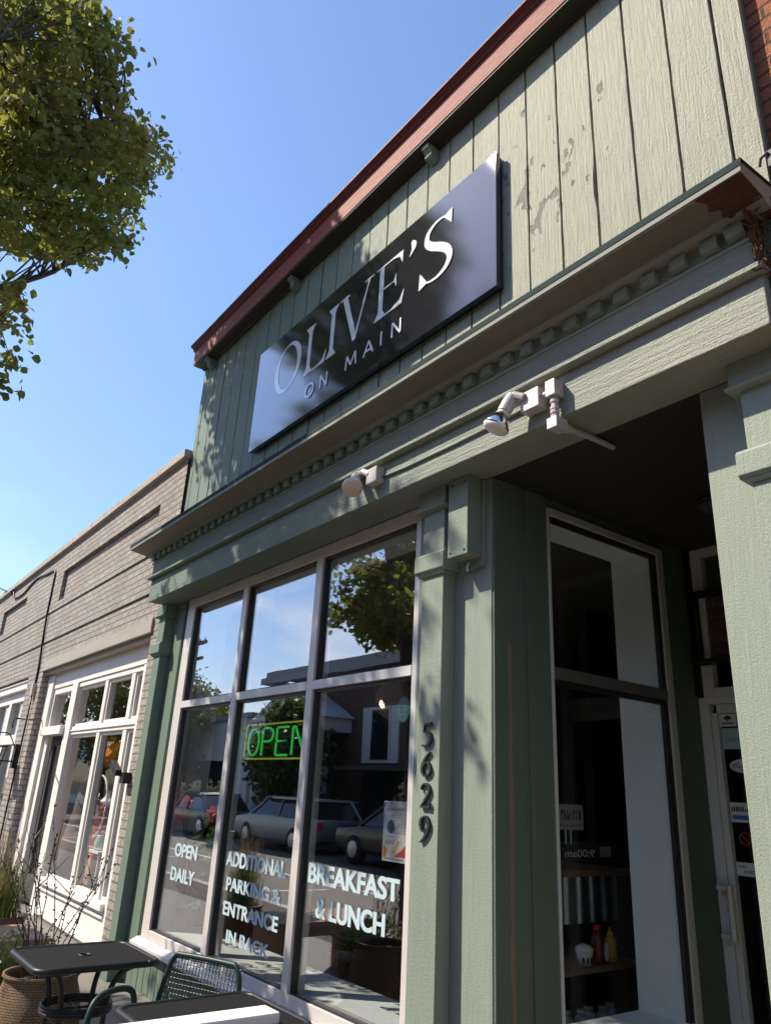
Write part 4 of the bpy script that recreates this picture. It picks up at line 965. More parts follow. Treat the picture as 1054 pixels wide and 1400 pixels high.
for k in range(5): bs.box(-10.35, -10.05, .55, .85, .45+k*.19, .56+k*.19)
disp('folded_linen', bs, 'paper_grey', 'stacked grey folded linens beside the brown draped fabric', 'linen', (-10.2, .7, .45))

# ------------------------------------------------------------------ leaves and trees
def leaf_mesh(name, centers, n, spread, size, seed, droop=.25, mat='leaf', shape=1.0, spray=0, hub=None):
    rs = np.random.RandomState(seed)
    C0 = np.asarray(centers, float)
    C = np.repeat(C0, n, 0); N = len(C)
    P = C + rs.normal(size=(N, 3))*np.asarray(spread)
    if spray:   # leaves strung along an outward, drooping shoot
        A = C0 - np.asarray(hub); A /= np.linalg.norm(A, axis=1)[:, None]; A += rs.normal(size=A.shape)*.5; A[:, 2] -= .25; A /= np.linalg.norm(A, axis=1)[:, None]
        P = P + np.repeat(A, n, 0)*rs.uniform(-1, 1, size=(N, 1))*spray
    d = rs.normal(size=(N, 3)); d[:, 2] -= droop*2; d /= np.linalg.norm(d, axis=1)[:, None]
    a = rs.normal(size=(N, 3)); s = np.cross(d, a); s /= np.linalg.norm(s, axis=1)[:, None]
    u = np.cross(s, d)
    L_ = size*(.7+.6*rs.rand(N))[:, None]; Wd = L_*.36*shape
    V = np.stack([P, P+d*L_*.3+s*Wd+u*L_*.10, P+d*L_*.68+s*Wd*.8+u*L_*.08, P+d*L_, P+d*L_*.68-s*Wd*.8+u*L_*.08, P+d*L_*.3-s*Wd+u*L_*.10], 1).reshape(-1, 3)
    base = (np.arange(N)*6)[:, None]
    F = np.concatenate([base+np.array([[0, 1, 2, 3]]), base+np.array([[0, 3, 4, 5]])], 1).reshape(-1, 4)
    me = bpy.data.meshes.new(name)
    me.vertices.add(len(V)); me.vertices.foreach_set('co', V.ravel())
    me.loops.add(F.size); me.loops.foreach_set('vertex_index', F.ravel().astype(np.int32))
    me.polygons.add(len(F)); me.polygons.foreach_set('loop_start', np.arange(0, F.size, 4, dtype=np.int32)); me.polygons.foreach_set('loop_total', np.full(len(F), 4, dtype=np.int32))
    me.update(calc_edges=True); me.validate(); return me
cl = [float(v)/100 for v in CLUMPS.split()]
clumps = np.array(cl).reshape(-1, 3)
TR = thing('street_tree', 'leafy street tree leaning over the sidewalk, branches in front of the sky', 'tree', (-6.62, -2.85, 0))
tk = MB(); TB = Vector((-6.62, -2.85, 0))
tp = smoothpts([(-6.62, -2.85, -.05), (-6.61, -2.84, .9), (-6.66, -2.86, 1.8), (-6.74, -2.82, 2.7), (-6.92, -2.78, 3.6), (-7.2, -2.7, 4.6), (-7.5, -2.65, 5.8), (-7.55, -2.65, 7.0), (-7.6, -2.6, 8.8)], 4)
tk.tube(tp, [.19*(1-i/(len(tp)*1.12))+.012 + (.05 if i == 0 else 0) for i in range(len(tp))], 12)
limbs = []
rs = random.Random(4)
dirs = [(-150, 2.9, 2.2, 1.6), (-60, 3.3, 2.0, 2.1), (-110, 4.6, 2.0, 2.0), (100, 5.2, 1.7, 2.2), (0, 5.8, 1.7, 1.8), (180, 5.4, 1.9, 2.0), (-50, 6.0, 1.5, 1.9), (60, 6.6, 1.4, 1.8)]
for az, z0, ln, up in dirs:
    a = R_(az); b = Vector((float(np.interp(z0, [2.7, 3.6, 4.6, 5.8, 7.0], [-6.74, -6.92, -7.2, -7.5, -7.55])), -2.74, z0)); d = Vector((math.cos(a), math.sin(a), 0))
    pts = [tuple(b + d*(ln*t) + Vector((rs.uniform(-.07, .07), rs.uniform(-.07, .07), up*(t**.8)+rs.uniform(-.05, .05)))) for t in (0, .2, .4, .6, .8, 1)]
    pts = smoothpts(pts, 3); pts = [p for p in pts if p[1] < -.75]
    while len(pts) > 4 and np.min(np.linalg.norm(clumps-np.array(pts[-1]), axis=1)) > .22: pts.pop()
    if len(pts) < 5: continue
    r0 = .075 if z0 < 4 else .05
    tk.tube(pts, [r0*(1-.85*i/len(pts))+.004 for i in range(len(pts))], 7)
    limbs += pts
limbs += [p for p in tp if p[2] > 3.2]
LA = np.array(limbs)
obj('trunk', tk, 'bark', TR, 0, True)
bt = MB()
for c in clumps:
    d = np.linalg.norm(LA-c, axis=1) + np.maximum(0, LA[:, 2]-c[2])*1.2; j = int(np.argmin(d)); p = LA[j]
    if np.linalg.norm(p-c) > 1.9: continue
    mid = (p+c)/2 + np.array([rs.uniform(-.06, .06), rs.uniform(-.06, .06), rs.uniform(.0, .12)])
    e = c + (c-mid)*.12
    bt.tube([tuple(p), tuple(mid), tuple(e)], [.013, .008, .003], 4, False)
obj('limb', bt, 'bark', TR)
obj('crown', leaf_mesh('crown', clumps, 36, (.07, .07, .06), .074, 3, .35, shape=1.25, spray=.12, hub=(-7.6, -2.7, 6.0)), 'leaf', TR)

T2 = TR.copy(); COL.objects.link(T2); T2.location = (4.2, -2.9, 0); T2.rotation_euler = (0, 0, R_(165)); ORG[T2.name] = (4.2, -2.9, 0)  # unseen tree copy, added to cut sky and ground light from the right
T2['label'] = 'unseen copy of the street tree added at right to block skylight'
TR['group'] = T2['group'] = 'street trees at the near kerb'
for ch in list(TR.children):
    c_ = ch.copy(); COL.objects.link(c_); c_.parent = T2

def far_tree(name, label, loc, h, rad, seed):
    rs = np.random.RandomState(seed)
    T_ = thing(name, label, 'tree', loc, 'trees across the street')
    x, y, z = loc; m = MB()
    pts = [(x, y, -.05), (x+.05, y, h*.2), (x-.05, y+.05, h*.45), (x, y, h*.85)]
    m.tube(smoothpts(pts, 4), [.22, .2, .19, .18, .16, .15, .14, .13, .11, .09, .07, .05, .03], 8)
    C = []
    while len(C) < 150:
        u = rs.normal(size=3); u /= np.linalg.norm(u); r = rs.rand()**.4
        p = np.array([x, y, h*.62]) + u*r*np.array([rad, rad, h*.36]); C.append(p)
    for p in C[::5]:
        b = np.array([x, y, max(h*.25, p[2]-h*.25)]); m.tube([tuple(b), tuple((b+p)/2+np.array([0, 0, .1])), tuple(p)], [.05, .03, .012], 5, False)
    obj('trunk', m, 'bark', T_, 0, True)
    obj('crown', leaf_mesh('crown', C, 75, (.30, .30, .26), .20, seed, .3), 'leaf_far', T_)
    return T_
far_tree('far_tree', 'large green tree at the far left across the street', (-47, -11.9, 0), 8.5, 3.4, 21)
far_tree('far_tree', 'green tree across the street beside the white portico', (-36.5, -11.9, 0), 6.8, 2.6, 22)
far_tree('far_tree', 'young green tree at the far kerb before the brown brick front', (-23.4, -11.2, 0), 4.4, 1.2, 23)
far_tree('far_tree', 'tall green tree at the far kerb toward the right', (-4, -11.4, 0), 7.5, 2.6, 24)

# ------------------------------------------------------------------ across the street
PB = thing('portico_building', 'brown brick building with white columned portico and grey flat cornice', 'building', (-24, -12, 0))
obj('wall', MB().box(-28.2, -10.5, -20, -12.2, 0, 5.6), 'brick_brown', PB)
obj('cornice', MB().box(-28.6, -10.2, -20.2, -11.7, 5.6, 5.85).box(-28.45, -10.3, -20.1, -11.85, 5.85, 6.1), 'roof_grey', PB)
pm = MB(); pm.box(-27.6, -22.4, -12.2, -11.0, 3.5, 3.95)
pm.extrude_x([(-11.0, 3.951), (-12.2, 3.951), (-12.2, 3.952)], -27.6, -22.4)
pm.add([(-27.8, -10.95, 3.952), (-22.2, -10.95, 3.952), (-25, -10.95, 5.35), (-27.8, -12.2, 3.952), (-22.2, -12.2, 3.952), (-25, -12.2, 5.35)], [(0, 1, 2), (3, 5, 4), (0, 2, 5, 3), (1, 4, 5, 2), (0, 3, 4, 1)])
obj('pediment', pm, 'whitewash', PB)
for x in (-27.3, -25.8, -24.2, -22.7): obj('column', MB().lathe([(.28, 0), (.28, .12), (.21, .2), (.18, 3.3), (.26, 3.42), (.26, 3.5)], (x, -11.3, 0), 18), 'whitewash', PB, 0, True)
for x in (-20.6, -18.2, -15.8, -13.2):
    wd_ = obj('window', MB().box(x-.55, x+.55, -12.2, -12.12, 2.5, 4.3), 'whitewash', PB)
    obj('pane', MB().box(x-.45, x+.45, -12.12, -12.10, 2.6, 4.2), 'glass_dark', wd_)
    obj('shutter', MB().box(x-1.0, x-.58, -12.2, -12.13, 2.5, 4.3).box(x+.58, x+1.0, -12.2, -12.13, 2.5, 4.3), 'whitewash', PB)
obj('shop_window', MB().box(-21.5, -11, -12.2, -12.1, .5, 2.2), 'glass_dark', PB)
obj('awning', MB().box(-21.7, -10.8, -12.1, -11.1, 2.22, 2.36), 'int_dark', PB)
FB = thing('far_shop', 'two storey red brick shop with a pale parapet across the street', 'building', (-2, -12, 0))
obj('wall', MB().box(-10, 14, -20, -12.2, 0, 7.4), 'brick_orange', FB)  # unseen front, raised so less sky lights the green shop
obj('coping', MB().box(-10.1, 14.1, -20, -12.05, 7.4, 7.6), 'stone', FB)
obj('shop_window', MB().box(-9, -3, -12.2, -12.1, .6, 2.6).box(-2, 5, -12.2, -12.1, .6, 2.6), 'glass_dark', FB)
WB = thing('white_shop', 'low white painted shop far along the opposite side', 'building', (-60, -12, 0))
obj('wall', MB().box(-75, -30.2, -20, -12.4, 0, 4.4), 'whitewash', WB)
obj('roof', MB().box(-75.2, -30, -20, -12.2, 4.4, 4.6), 'roof_grey', WB)
obj('shop_window', MB().box(-74, -64, -12.4, -12.3, .6, 2.6).box(-62, -53, -12.4, -12.3, .6, 2.6).box(-50, -41, -12.4, -12.3, .6, 2.6).box(-39, -32, -12.4, -12.3, .6, 2.6), 'glass_dark', WB)
UP = thing('utility_pole', 'wooden utility pole with crossarms across the street', 'utility pole', (-33, -10.4, 0))
obj('pole', MB().lathe([(.16, -.1), (.13, 8.5)], (-33, -10.4, 0), 12), 'bark', UP, 0, True)
obj('crossarm', MB().box(-34.1, -31.9, -10.47, -10.33, 7.6, 7.74).box(-33.9, -32.1, -10.47, -10.33, 6.9, 7.02), 'bark', UP)
for i, x in enumerate((-33.9, -33.4, -32.6, -32.1)): obj('insulator', MB().lathe([(.03, 0), (.06, .04), (.04, .12)], (x, -10.4, 7.74), 8), 'grey_metal', UP)

def car(name, label, cx, cy, L_, h, paint, suv):
    C_ = thing(name, label, 'car', (cx, cy, -.12), 'cars parked across the street'); z0 = -.12; hw = .92
    hood = .62*h if suv else .58*h
    prof = [(-L_/2+.05, .32), (-L_/2, .55), (-L_/2+.06, hood*.93), (-L_/2+.95, hood+.02), (-L_/2+1.0, hood+.03), (L_/2-.6, hood+.04), (L_/2-.08, hood), (L_/2, .6), (L_/2-.04, .34), (L_/2-.5, .26), (-L_/2+.6, .26)]
    b = MB()
    secs = []
    for yy, k in ((-hw, .0), (-hw*1.0, .05), (hw*1.0, .05), (hw, .0)): secs.append(yy)
    n = len(prof); vs = []; ys = [-hw, -hw+.08, hw-.08, hw]; ins = [.06, 0, 0, .06]
    for yy, i_ in zip(ys, ins):
        for x, z in prof: vs.append((cx+x*(1-i_*.15), cy+yy, z0+z-(i_*.6 if z > .5 else -i_*.3)))
    fs = []
    for a in range(3):
        for i in range(n): fs.append((a*n+i, a*n+(i+1) % n, (a+1)*n+(i+1) % n, (a+1)*n+i))
    fs += [tuple(range(n-1, -1, -1)), tuple(3*n+i for i in range(n))]
    b.add(vs, fs); body = obj('body', b, paint, C_, .03, True)
    xa, xb = -L_/2+1.0, (L_/2-.12 if suv else L_/2-.75)
    xt0, xt1 = xa+.75, xb-(.35 if suv else .75); zt = z0+h; zb_ = z0+hood-.02; w1, w2 = hw-.06, hw-.24
    def cab(e, zA, zB, xa_, xb_, xt0_, xt1_): 
        return MB().add([(cx+xa_, cy-w1-e, zA), (cx+xb_, cy-w1-e, zA), (cx+xb_, cy+w1+e, zA), (cx+xa_, cy+w1+e, zA), (cx+xt0_, cy-w2-e, zB), (cx+xt1_, cy-w2-e, zB), (cx+xt1_, cy+w2+e, zB), (cx+xt0_, cy+w2+e, zB)],
                 [(0, 3, 2, 1), (4, 5, 6, 7), (0, 1, 5, 4), (1, 2, 6, 5), (2, 3, 7, 6), (3, 0, 4, 7)])
    obj('window_glass', cab(0, zb_, zt-.06, xa, xb, xt0, xt1), 'glass_dark', C_)
    rf = cab(.012, zt-.07, zt, xt0-.06, xt1+.06, xt0+.05, xt1-.05)
    for s_ in (-1, 1):
        for (xA, xB) in ((xa-.02, xt0-.03), ((xa+xb)/2-.05, (xa+xb)/2-.02), (xb+.01, xt1+.03)):
            rf.tube([(cx+xA, cy+s_*(w1+.004), zb_), (cx+xB, cy+s_*(w2+.01), zt-.05)], .045, 6)
    obj('roof', rf, paint, C_)
    for wx in (-L_/2+.85, L_/2-.9):
        for s_ in (-1, 1):
            wh = obj('wheel', MB().lathe([(.18, -.1), (.33, -.09), (.34, 0), (.33, .09), (.18, .1)], (cx+wx, cy+s_*(hw-.08), z0+.34), 24, (0, 1, 0)), 'rubber', C_, 0, True)
            obj('rim', MB().lathe([(.20, 0), (.19, .02), (.05, .03)], (cx+wx, cy+s_*(hw-.08)+s_*.09, z0+.34), 16, (0, s_, 0)), 'rim', wh)
    for s_ in (-1, 1):
        obj('headlight', MB().box(cx-L_/2-.005, cx-L_/2+.2, cy+s_*.62-.16, cy+s_*.62+.16, z0+hood-.22, z0+hood-.08), 'bulb_white', C_, .02)
        obj('tail_light', MB().box(cx+L_/2-.14, cx+L_/2+.005, cy+s_*.66-.12, cy+s_*.66+.12, z0+hood-.25, z0+hood-.06), 'red_ink', C_, .02)
for o_ in (PB, FB, WB, UP): o_.location.y -= .6
M['car_silver'] = plain('silver car paint', (.30, .31, .32), .3, .5, .6, 0, 60, .02)
M['car_dark'] = plain('dark blue car paint', (.02, .025, .04), .15, .3, .7, 0, 60, .02)
M['car_black'] = plain('black car paint', (.012, .012, .013), .15, .2, .7, 0, 60, .02)
car('parked_car', 'silver wagon parked across the street before the portico', -20.8, -9.9, 4.6, 1.46, 'car_silver', True)
car('parked_car', 'black hatchback parked across the street beside the silver wagon', -15.2, -9.9, 4.2, 1.42, 'car_black', True)
car('parked_car', 'dark blue saloon parked farther along the opposite kerb', -27.0, -9.9, 4.6, 1.42, 'car_dark', False)

# ------------------------------------------------------------------ patio furniture
def bistro_table(cx, cy, label):
    T_ = thing('patio_table', label, 'table', (cx, cy, 0), 'small black patio tables'); hx, hy, z = .255, .275, .74
    def rr(hx, hy, r, n=6):
        P = []
        for qx, qy, a0 in ((1, 1, 0), (-1, 1, 90), (-1, -1, 180), (1, -1, 270)):
            for i in range(n+1):
                a = R_(a0+90*i/n); P.append((cx+qx*(hx-r)+r*math.cos(a), cy+qy*(hy-r)+r*math.sin(a)))
        return P
    t = MB(); A = rr(hx-.012, hy-.012, .05); n = len(A); hole = [(cx+.022*math.cos(2*math.pi*i/n+R_(0)), cy+.022*math.sin(2*math.pi*i/n)) for i in range(n)]
    vs = [(x, y, z-.004) for x, y in A] + [(x, y, z-.004) for x, y in hole] + [(x, y, z-.012) for x, y in A] + [(x, y, z-.012) for x, y in hole]
    fs = []
    for i in range(n):
        j = (i+1) % n
        fs += [(i, j, n+j, n+i), (2*n+i, 3*n+i, 3*n+j, 2*n+j), (n+i, n+j, 3*n+j, 3*n+i)]
    t.add(vs, fs); top = obj('tabletop', t, 'mesh_top', T_)
    r = MB(); P = rr(hx, hy, .06)+[]; P.append(P[0]); r.tube([(x, y, z-.012) for x, y in P], .0145, 8)
    r.tube([(cx+.026*math.cos(a), cy+.026*math.sin(a), z-.004) for a in [2*math.pi*i/16 for i in range(17)]], .005, 6)
    obj('rim', r, 'black', top, 0, True)
    for sx in (-1, 1):
        for sy in (-1, 1):
            pts = smoothpts([(cx+sx*.19, cy+sy*.20, z-.02), (cx+sx*.135, cy+sy*.145, z-.06), (cx+sx*.108, cy+sy*.112, z-.13), (cx+sx*.100, cy+sy*.102, .52), (cx+sx*.105, cy+sy*.108, .38), (cx+sx*.15, cy+sy*.155, .12), (cx+sx*.20, cy+sy*.205, 0)], 4)
            obj('leg', MB().tube(pts, .013, 8), 'black', T_, 0, True)
    g = MB(); ring = [(cx+.150*math.cos(a), cy+.155*math.sin(a)) for a in [2*math.pi*i/32 for i in range(33)]]
    for zz in (.515, .527, .539): g.tube([(x, y, zz) for x, y in ring], .0085, 6)
    g.tube([(cx-.14, cy, .52), (cx+.14, cy, .52)], .006, 6); g.tube([(cx, cy-.145, .52), (cx, cy+.145, .52)], .006, 6)
    obj('ring', g, 'black', T_, 0, True)
bistro_table(-4.075, -1.245, 'small black mesh patio table in front of the wicker basket')
bistro_table(-2.885, -1.135, 'black mesh patio table with a white box lying on it')
single('white_box', MB().box(-2.775, -2.665, -1.62, -.985, .7425, .780), 'letter_white', 'long white box lying on the nearer black table', 'box', (-2.72, -1.3, .74), None, .006)
# wire chair
ang = R_(23); ca, sa = math.cos(ang), math.sin(ang); BC = Vector((-3.56, -.905, 0))
def cw(x, y, z): return (BC.x + x*ca - y*sa, BC.y + x*sa + y*ca, z)
CH = thing('wire_chair', 'dark green wire mesh patio chair between the two black tables', 'chair', tuple(BC))
zt_ = .775
bk_ = smoothpts([cw(-.235, .0, .42), cw(-.232, .02, .55), cw(-.215, .05, .70), cw(-.185, .058, .765), cw(-.13, .06, zt_), cw(.13, .06, zt_), cw(.185, .058, .765), cw(.215, .05, .70), cw(.232, .02, .55), cw(.235, 0, .42)], 5)
obj('back_frame', MB().tube(bk_, .0125, 8), 'chair_green', CH, 0, True)
gm = MB()
def yb(z): return max(0, min(.058, (z-.42)/.34*.06))
for i in range(-11, 12):
    x = i*.0195; ztop = zt_-.005 if abs(x) < .15 else .75
    gm.tube([cw(x, yb(z)-.004, z) for z in (.43, .54, .65, ztop)], .0022, 4, False)
for k in range(17):
    z = .44+k*.02; gm.tube([cw(-.222+(.01 if z > .68 else 0), yb(z), z), cw(.222-(.01 if z > .68 else 0), yb(z), z)], .0022, 4, False)
obj('back_mesh', gm, 'chair_green', CH)
st = MB(); fr_ = [cw(-.225, -.01, .43), cw(-.235, -.40, .44), cw(-.20, -.44, .435), cw(.20, -.44, .435), cw(.235, -.40, .44), cw(.225, -.01, .43), cw(-.225, -.01, .43)]
st.tube(fr_, .011, 6)
for i in range(-10, 11): st.tube([cw(i*.021, -.01, .432), cw(i*.021, -.2, .425), cw(i*.021, -.44, .437)], .0022, 4, False)
for k in range(21): st.tube([cw(-.228, -.02-k*.02, .43), cw(.228, -.02-k*.02, .43)], .0022, 4, False)
obj('seat', st, 'chair_green', CH)
for s_ in (-1, 1):
    obj('leg', MB().tube([cw(s_*.235, 0, .43), cw(s_*.25, .06, 0)], .011, 6), 'chair_green', CH, 0, True)
    obj('leg', MB().tube([cw(s_*.235, -.40, .44), cw(s_*.25, -.44, 0)], .011, 6), 'chair_green', CH, 0, True)
    obj('armrest', MB().tube(smoothpts([cw(s_*.245, -.10, .45), cw(s_*.262, -.085, .56), cw(s_*.268, -.10, .63), cw(s_*.27, -.16, .655), cw(s_*.27, -.26, .652), cw(s_*.268, -.32, .62), cw(s_*.255, -.36, .54), cw(s_*.24, -.39, .45)], 5), .0135, 8), 'chair_green', CH, 0, True)

# basket planter with bare twigs
bc = (-4.98, -1.165)
prof = [(.155, 0), (.19, .03), (.232, .13), (.245, .22), (.238, .31), (.215, .40), (.196, .45), (.195, .475), (.207, .485), (.205, .498), (.185, .495), (.178, .46), (.19, .40)]
BK = thing('wicker_planter', 'round woven wicker planter basket beside the black table', 'planter', (bc[0], bc[1], 0))
bo = obj('basket', MB().lathe(prof, (bc[0], bc[1], 0), 64), 'wicker', BK, 0, True)
me = bo.data; uvl = me.uv_layers.new(name='UVMap')
for p in me.polygons:
    angs = []
    for li in p.loop_indices:
        c = me.vertices[me.loops[li].vertex_index].co; angs.append(math.atan2(c.y, c.x))
    wrap = max(angs)-min(angs) > math.pi
    for li, a in zip(p.loop_indices, angs):
        c = me.vertices[me.loops[li].vertex_index].co
        uvl.data[li].uv = ((a+2*math.pi if wrap and a < 0 else a)*.24, c.z)
obj('soil', MB().lathe([(.185, .44), (.1, .455), (.01, .46)], (bc[0], bc[1], 0), 24), 'soil', BK, 0, True)
TW = thing('twig_arrangement', 'bare dark budded twigs standing up from the wicker planter', 'twigs', (bc[0], bc[1], .46))
tips = [(-4.96, -1.52, 1.10), (-4.93, -1.44, 1.17), (-4.89, -1.33, 1.28), (-4.91, -1.36, 1.13), (-4.80, -.97, 1.08), (-4.78, -.92, 1.13), (-4.82, -1.05, 1.09), (-4.76, -.90, 1.06), (-4.95, -1.46, 1.07), (-5.02, -1.56, 1.02), (-4.88, -1.25, 1.20), (-4.85, -1.12, .98), (-4.90, -1.30, 1.05), (-4.84, -1.03, .99), (-4.79, -.94, .98), (-5.05, -1.40, 1.0), (-4.9, -1.28, 1.36), (-4.98, -1.34, 1.2)]
rs = random.Random(9)
for tpx in tips:
    tip = Vector(tpx) + Vector((-.05, 0, 0)); b = Vector((bc[0]+rs.uniform(-.10, .10), bc[1]+rs.uniform(-.09, .09), .45))
    m = MB(); P = []
    for i in range(9):
        t = i/8; P.append(b.lerp(tip, t) + Vector((rs.gauss(0, .006), rs.gauss(0, .006), 0)) + Vector((0, 0, .05*math.sin(math.pi*t))))
    m.tube(P, [.0038-.0027*i/8 for i in range(9)], 5)
    for i in range(2, 9):
        for q in range(2):
            p = P[i] if i == 8 else P[i].lerp(P[min(i+1, 8)], rs.random()); d = Vector((rs.gauss(0, 1), rs.gauss(0, 1), .8)).normalized()
            m.tube([p, p+d*.008, p+d*.017], [.0022, .0042, .001], 5)
    if rs.random() < .6:
        p = P[5]; d = Vector((rs.gauss(0, .6), rs.gauss(0, .6), 1)).normalized(); m.tube([p, p+d*.12, p+d*.24], [.003, .0025, .001], 4)
    obj('twig', m, 'twig', TW)

# bench, pots, shrubs and grass at the left
BN = thing('bench', 'low wooden bench with a pale reddish plank top by the brick shop', 'bench', (-6.3, -1.3, 0))
obj('seat', MB().box(-6.66, -6.345, -1.95, -.85, .425, .478).box(-6.338, -6.02, -1.95, -.85, .425, .478), 'wood', BN, .005)
for yy in (-1.85, -1.0): obj('leg', MB().box(-6.6, -6.08, yy-.04, yy+.04, 0, .424), 'wood', BN, .004)
obj('apron', MB().box(-6.62, -6.06, -1.80, -1.05, .36, .4245), 'wood', BN)
P1 = thing('flower_pot', 'round brown pot holding the yellow green shrub near the wicker planter', 'pot', (-5.40, -1.29, 0))
obj('bowl', MB().lathe([(.13, 0), (.17, .1), (.19, .27), (.205, .30), (.205, .33), (.18, .33), (.17, .28)], (-5.40, -1.29, 0), 28), 'pot', P1, 0, True)
SH = thing('shrub', 'small yellow green flowering shrub in the brown pot', 'shrub', (-5.40, -1.29, .3))
rs_ = np.random.RandomState(6); C = np.array([-5.38, -1.27, .45]) + rs_.normal(size=(70, 3))*np.array([.10, .10, .07])
m = MB()
for c in C[::3]: m.tube([(-5.40, -1.29, .28), tuple((c+np.array([-5.40, -1.29, .32]))/2), tuple(c)], .003, 4, False)
obj('stem', m, 'twig', SH); obj('foliage', leaf_mesh('foliage', C, 34, (.035, .035, .03), .022, 5, -.2), 'leaf_shrub', SH)
fl = MB()
for i in range(60):
    c = C[rs_.randint(70)] + rs_.normal(size=3)*.03 + np.array([0, 0, .05]); fl.lathe([(.002, 0), (.008, .002), (.002, .005)], tuple(c), 6, tuple(rs_.normal(size=3)+np.array([0, 0, 1.5])))
obj('blossom', fl, 'bulb_white', SH)
P2 = thing('tall_pot', 'dark pot behind the bench holding the feathery grass', 'pot', (-6.97, -1.0, 0))
obj('bowl', MB().lathe([(.14, 0), (.17, .2), (.20, .46), (.21, .5), (.18, .5), (.17, .44)], (-6.97, -1.0, 0), 24), 'pot', P2, 0, True)
GR = thing('ornamental_grass', 'feathery green ornamental grass with pinkish plumes behind the bench', 'grass plant', (-6.97, -1.0, .45))
def blades(n, base, r, ln, spread, wdt, seed, z0):
    rs = random.Random(seed); m = MB()
    for i in range(n):
        a = rs.uniform(0, 6.28); b = Vector((base[0]+rs.gauss(0, r), base[1]+rs.gauss(0, r), z0)); L_ = ln*rs.uniform(.6, 1.1); d = Vector((math.cos(a), math.sin(a), 0)); s = Vector((-d.y, d.x, 0))*wdt; o = rs.uniform(.2, 1)*spread
        pts = [b + d*(o*t*t) + Vector((0, 0, L_*(t-.25*t*t*o/spread))) for t in (0, .35, .7, 1)]
        vs = []
        for k, p in enumerate(pts): w_ = s*(1-k/3.3); vs += [p-w_, p+w_]
        m.add(vs, [(0, 1, 3, 2), (2, 3, 5, 4), (4, 5, 7, 6)])
    return m
obj('blade', blades(420, (-6.97, -1.0), .06, .52, .30, .004, 1, .44), 'leaf_grass', GR)
obj('plume', blades(90, (-6.97, -1.02), .05, .85, .34, .006, 2, .44), 'leaf_plume', GR)

# ------------------------------------------------------------------ in and behind the windows of the green shop
NE = thing('neon_sign', 'green neon OPEN sign with lime border hanging inside the window', 'neon sign', (-4.95, .2, 1.85))
def k2(x, z, y2=.20): return rp(x, z, .12, y2)
def ntube(P, r, mat, name, closed=False):
    Q = [k2(*p) for p in P]; obj(name, MB().tube([(x, .20, z) for x, z in Q], r, 8), mat, NE, 0, True)
bx0, bx1, bz0, bz1 = -5.335, -4.40, 1.722, 1.965; r_ = .03
bp = []
for qx, qz, a0 in ((bx1, bz1, 0), (bx0, bz1, 90), (bx0, bz0, 180), (bx1, bz0, 270)):
    sx = -1 if qx == bx1 else 1; sz = -1 if qz == bz1 else 1
    for i in range(6): a = R_(a0+18*i); bp.append((qx+sx*r_+r_*math.cos(a), qz+sz*r_+r_*math.sin(a)))
bp.append(bp[0]); ntube(bp, .0062, 'neon_lime', 'border_tube')
lz0, lz1 = 1.745, 1.935
ntube([(-5.205+.082*math.cos(a), 1.84+.093*math.sin(a)) for a in [R_(100+i*14.2) for i in range(25)]], .0080, 'neon_green', 'letter_tube')
ntube(smoothpts([(-5.07, lz0), (-5.07, 1.85), (-5.07, lz1-.02), (-5.05, lz1), (-4.98, lz1), (-4.925, 1.915), (-4.92, 1.87), (-4.96, 1.845), (-5.04, 1.842)], 4), .0080, 'neon_green', 'letter_tube')
ntube([(-4.70, lz1), (-4.85, lz1), (-4.862, lz1-.01), (-4.862, 1.852), (-4.85, 1.842), (-4.72, 1.842), (-4.85, 1.838), (-4.862, 1.83), (-4.862, lz0+.01), (-4.85, lz0), (-4.70, lz0)], .0080, 'neon_green', 'letter_tube')
ntube([(-4.64, lz0), (-4.64, lz1), (-4.61, lz1), (-4.47, lz0), (-4.44, lz0), (-4.44, lz1)], .0080, 'neon_green', 'letter_tube')
obj('bracket', MB().box(-5.40, -4.50, .225, .235, 1.80, 1.815).box(-5.40, -4.50, .225, .235, 1.90, 1.912).box(-5.15, -5.07, .222, .25, 1.78, 1.86).tube([(-5.3, .23, 1.95), (-5.3, .23, 3.05)], .002, 4).tube([(-4.6, .23, 1.95), (-4.6, .23, 3.05)], .002, 4), 'black', NE)

PO = thing('event_poster', 'colourful white event poster taped inside the right window pane', 'poster', (-3.4, .1, 1.34))
px0, pz1 = rp(-3.492, 1.490, .07, .10); px1, pz0 = rp(-3.285, 1.191, .07, .10)
pw, ph = px1-px0, pz1-pz0
obj('sheet', MB().box(px0, px1, .099, .100, pz0, pz1), 'paper', PO)
def pq(u0, u1, v0, v1, y=.0975): return MB().box(px0+u0*pw, px0+u1*pw, y, .0988, pz0+v0*ph, pz0+v1*ph)
def ptri(mat, *uv): obj('print', MB().plate([(px0+u*pw, pz0+v*ph) for u, v in uv], .0978, .0009), mat, PO)
ptri('lilac', (.02, .98), (.02, .70), (.10, .80), (.30, .93), (.40, .98)); ptri('blue_ink', (.02, .97), (.02, .88), (.12, .97)); ptri('lilac', (.75, .98), (.98, .98), (.98, .80))
ptri('red_ink', (.50, .09), (.98, .09), (.98, .30), (.80, .20)); ptri('yellow_petal', (.40, .14), (.62, .34), (.70, .34), (.52, .14)); ptri('orange', (.03, .06), (.03, .26), (.18, .18), (.14, .08))
obj('print', MB().plate([(px0+(.33+.15*math.cos(a))*pw, pz0+(.57+.115*math.sin(a))*ph) for a in [2*math.pi*i/28 for i in range(28)]], .0976, .001), 'ink', PO)
pl = pq(.20, .86, .845, .90); pl.v.clear(); pl.f.clear()
rs = random.Random(2)
for i in range(13): u = .22+i*.05; pl.box(px0+u*pw, px0+(u+.028)*pw, .0977, .0988, pz0+.84*ph, pz0+rs.uniform(.885, .91)*ph)
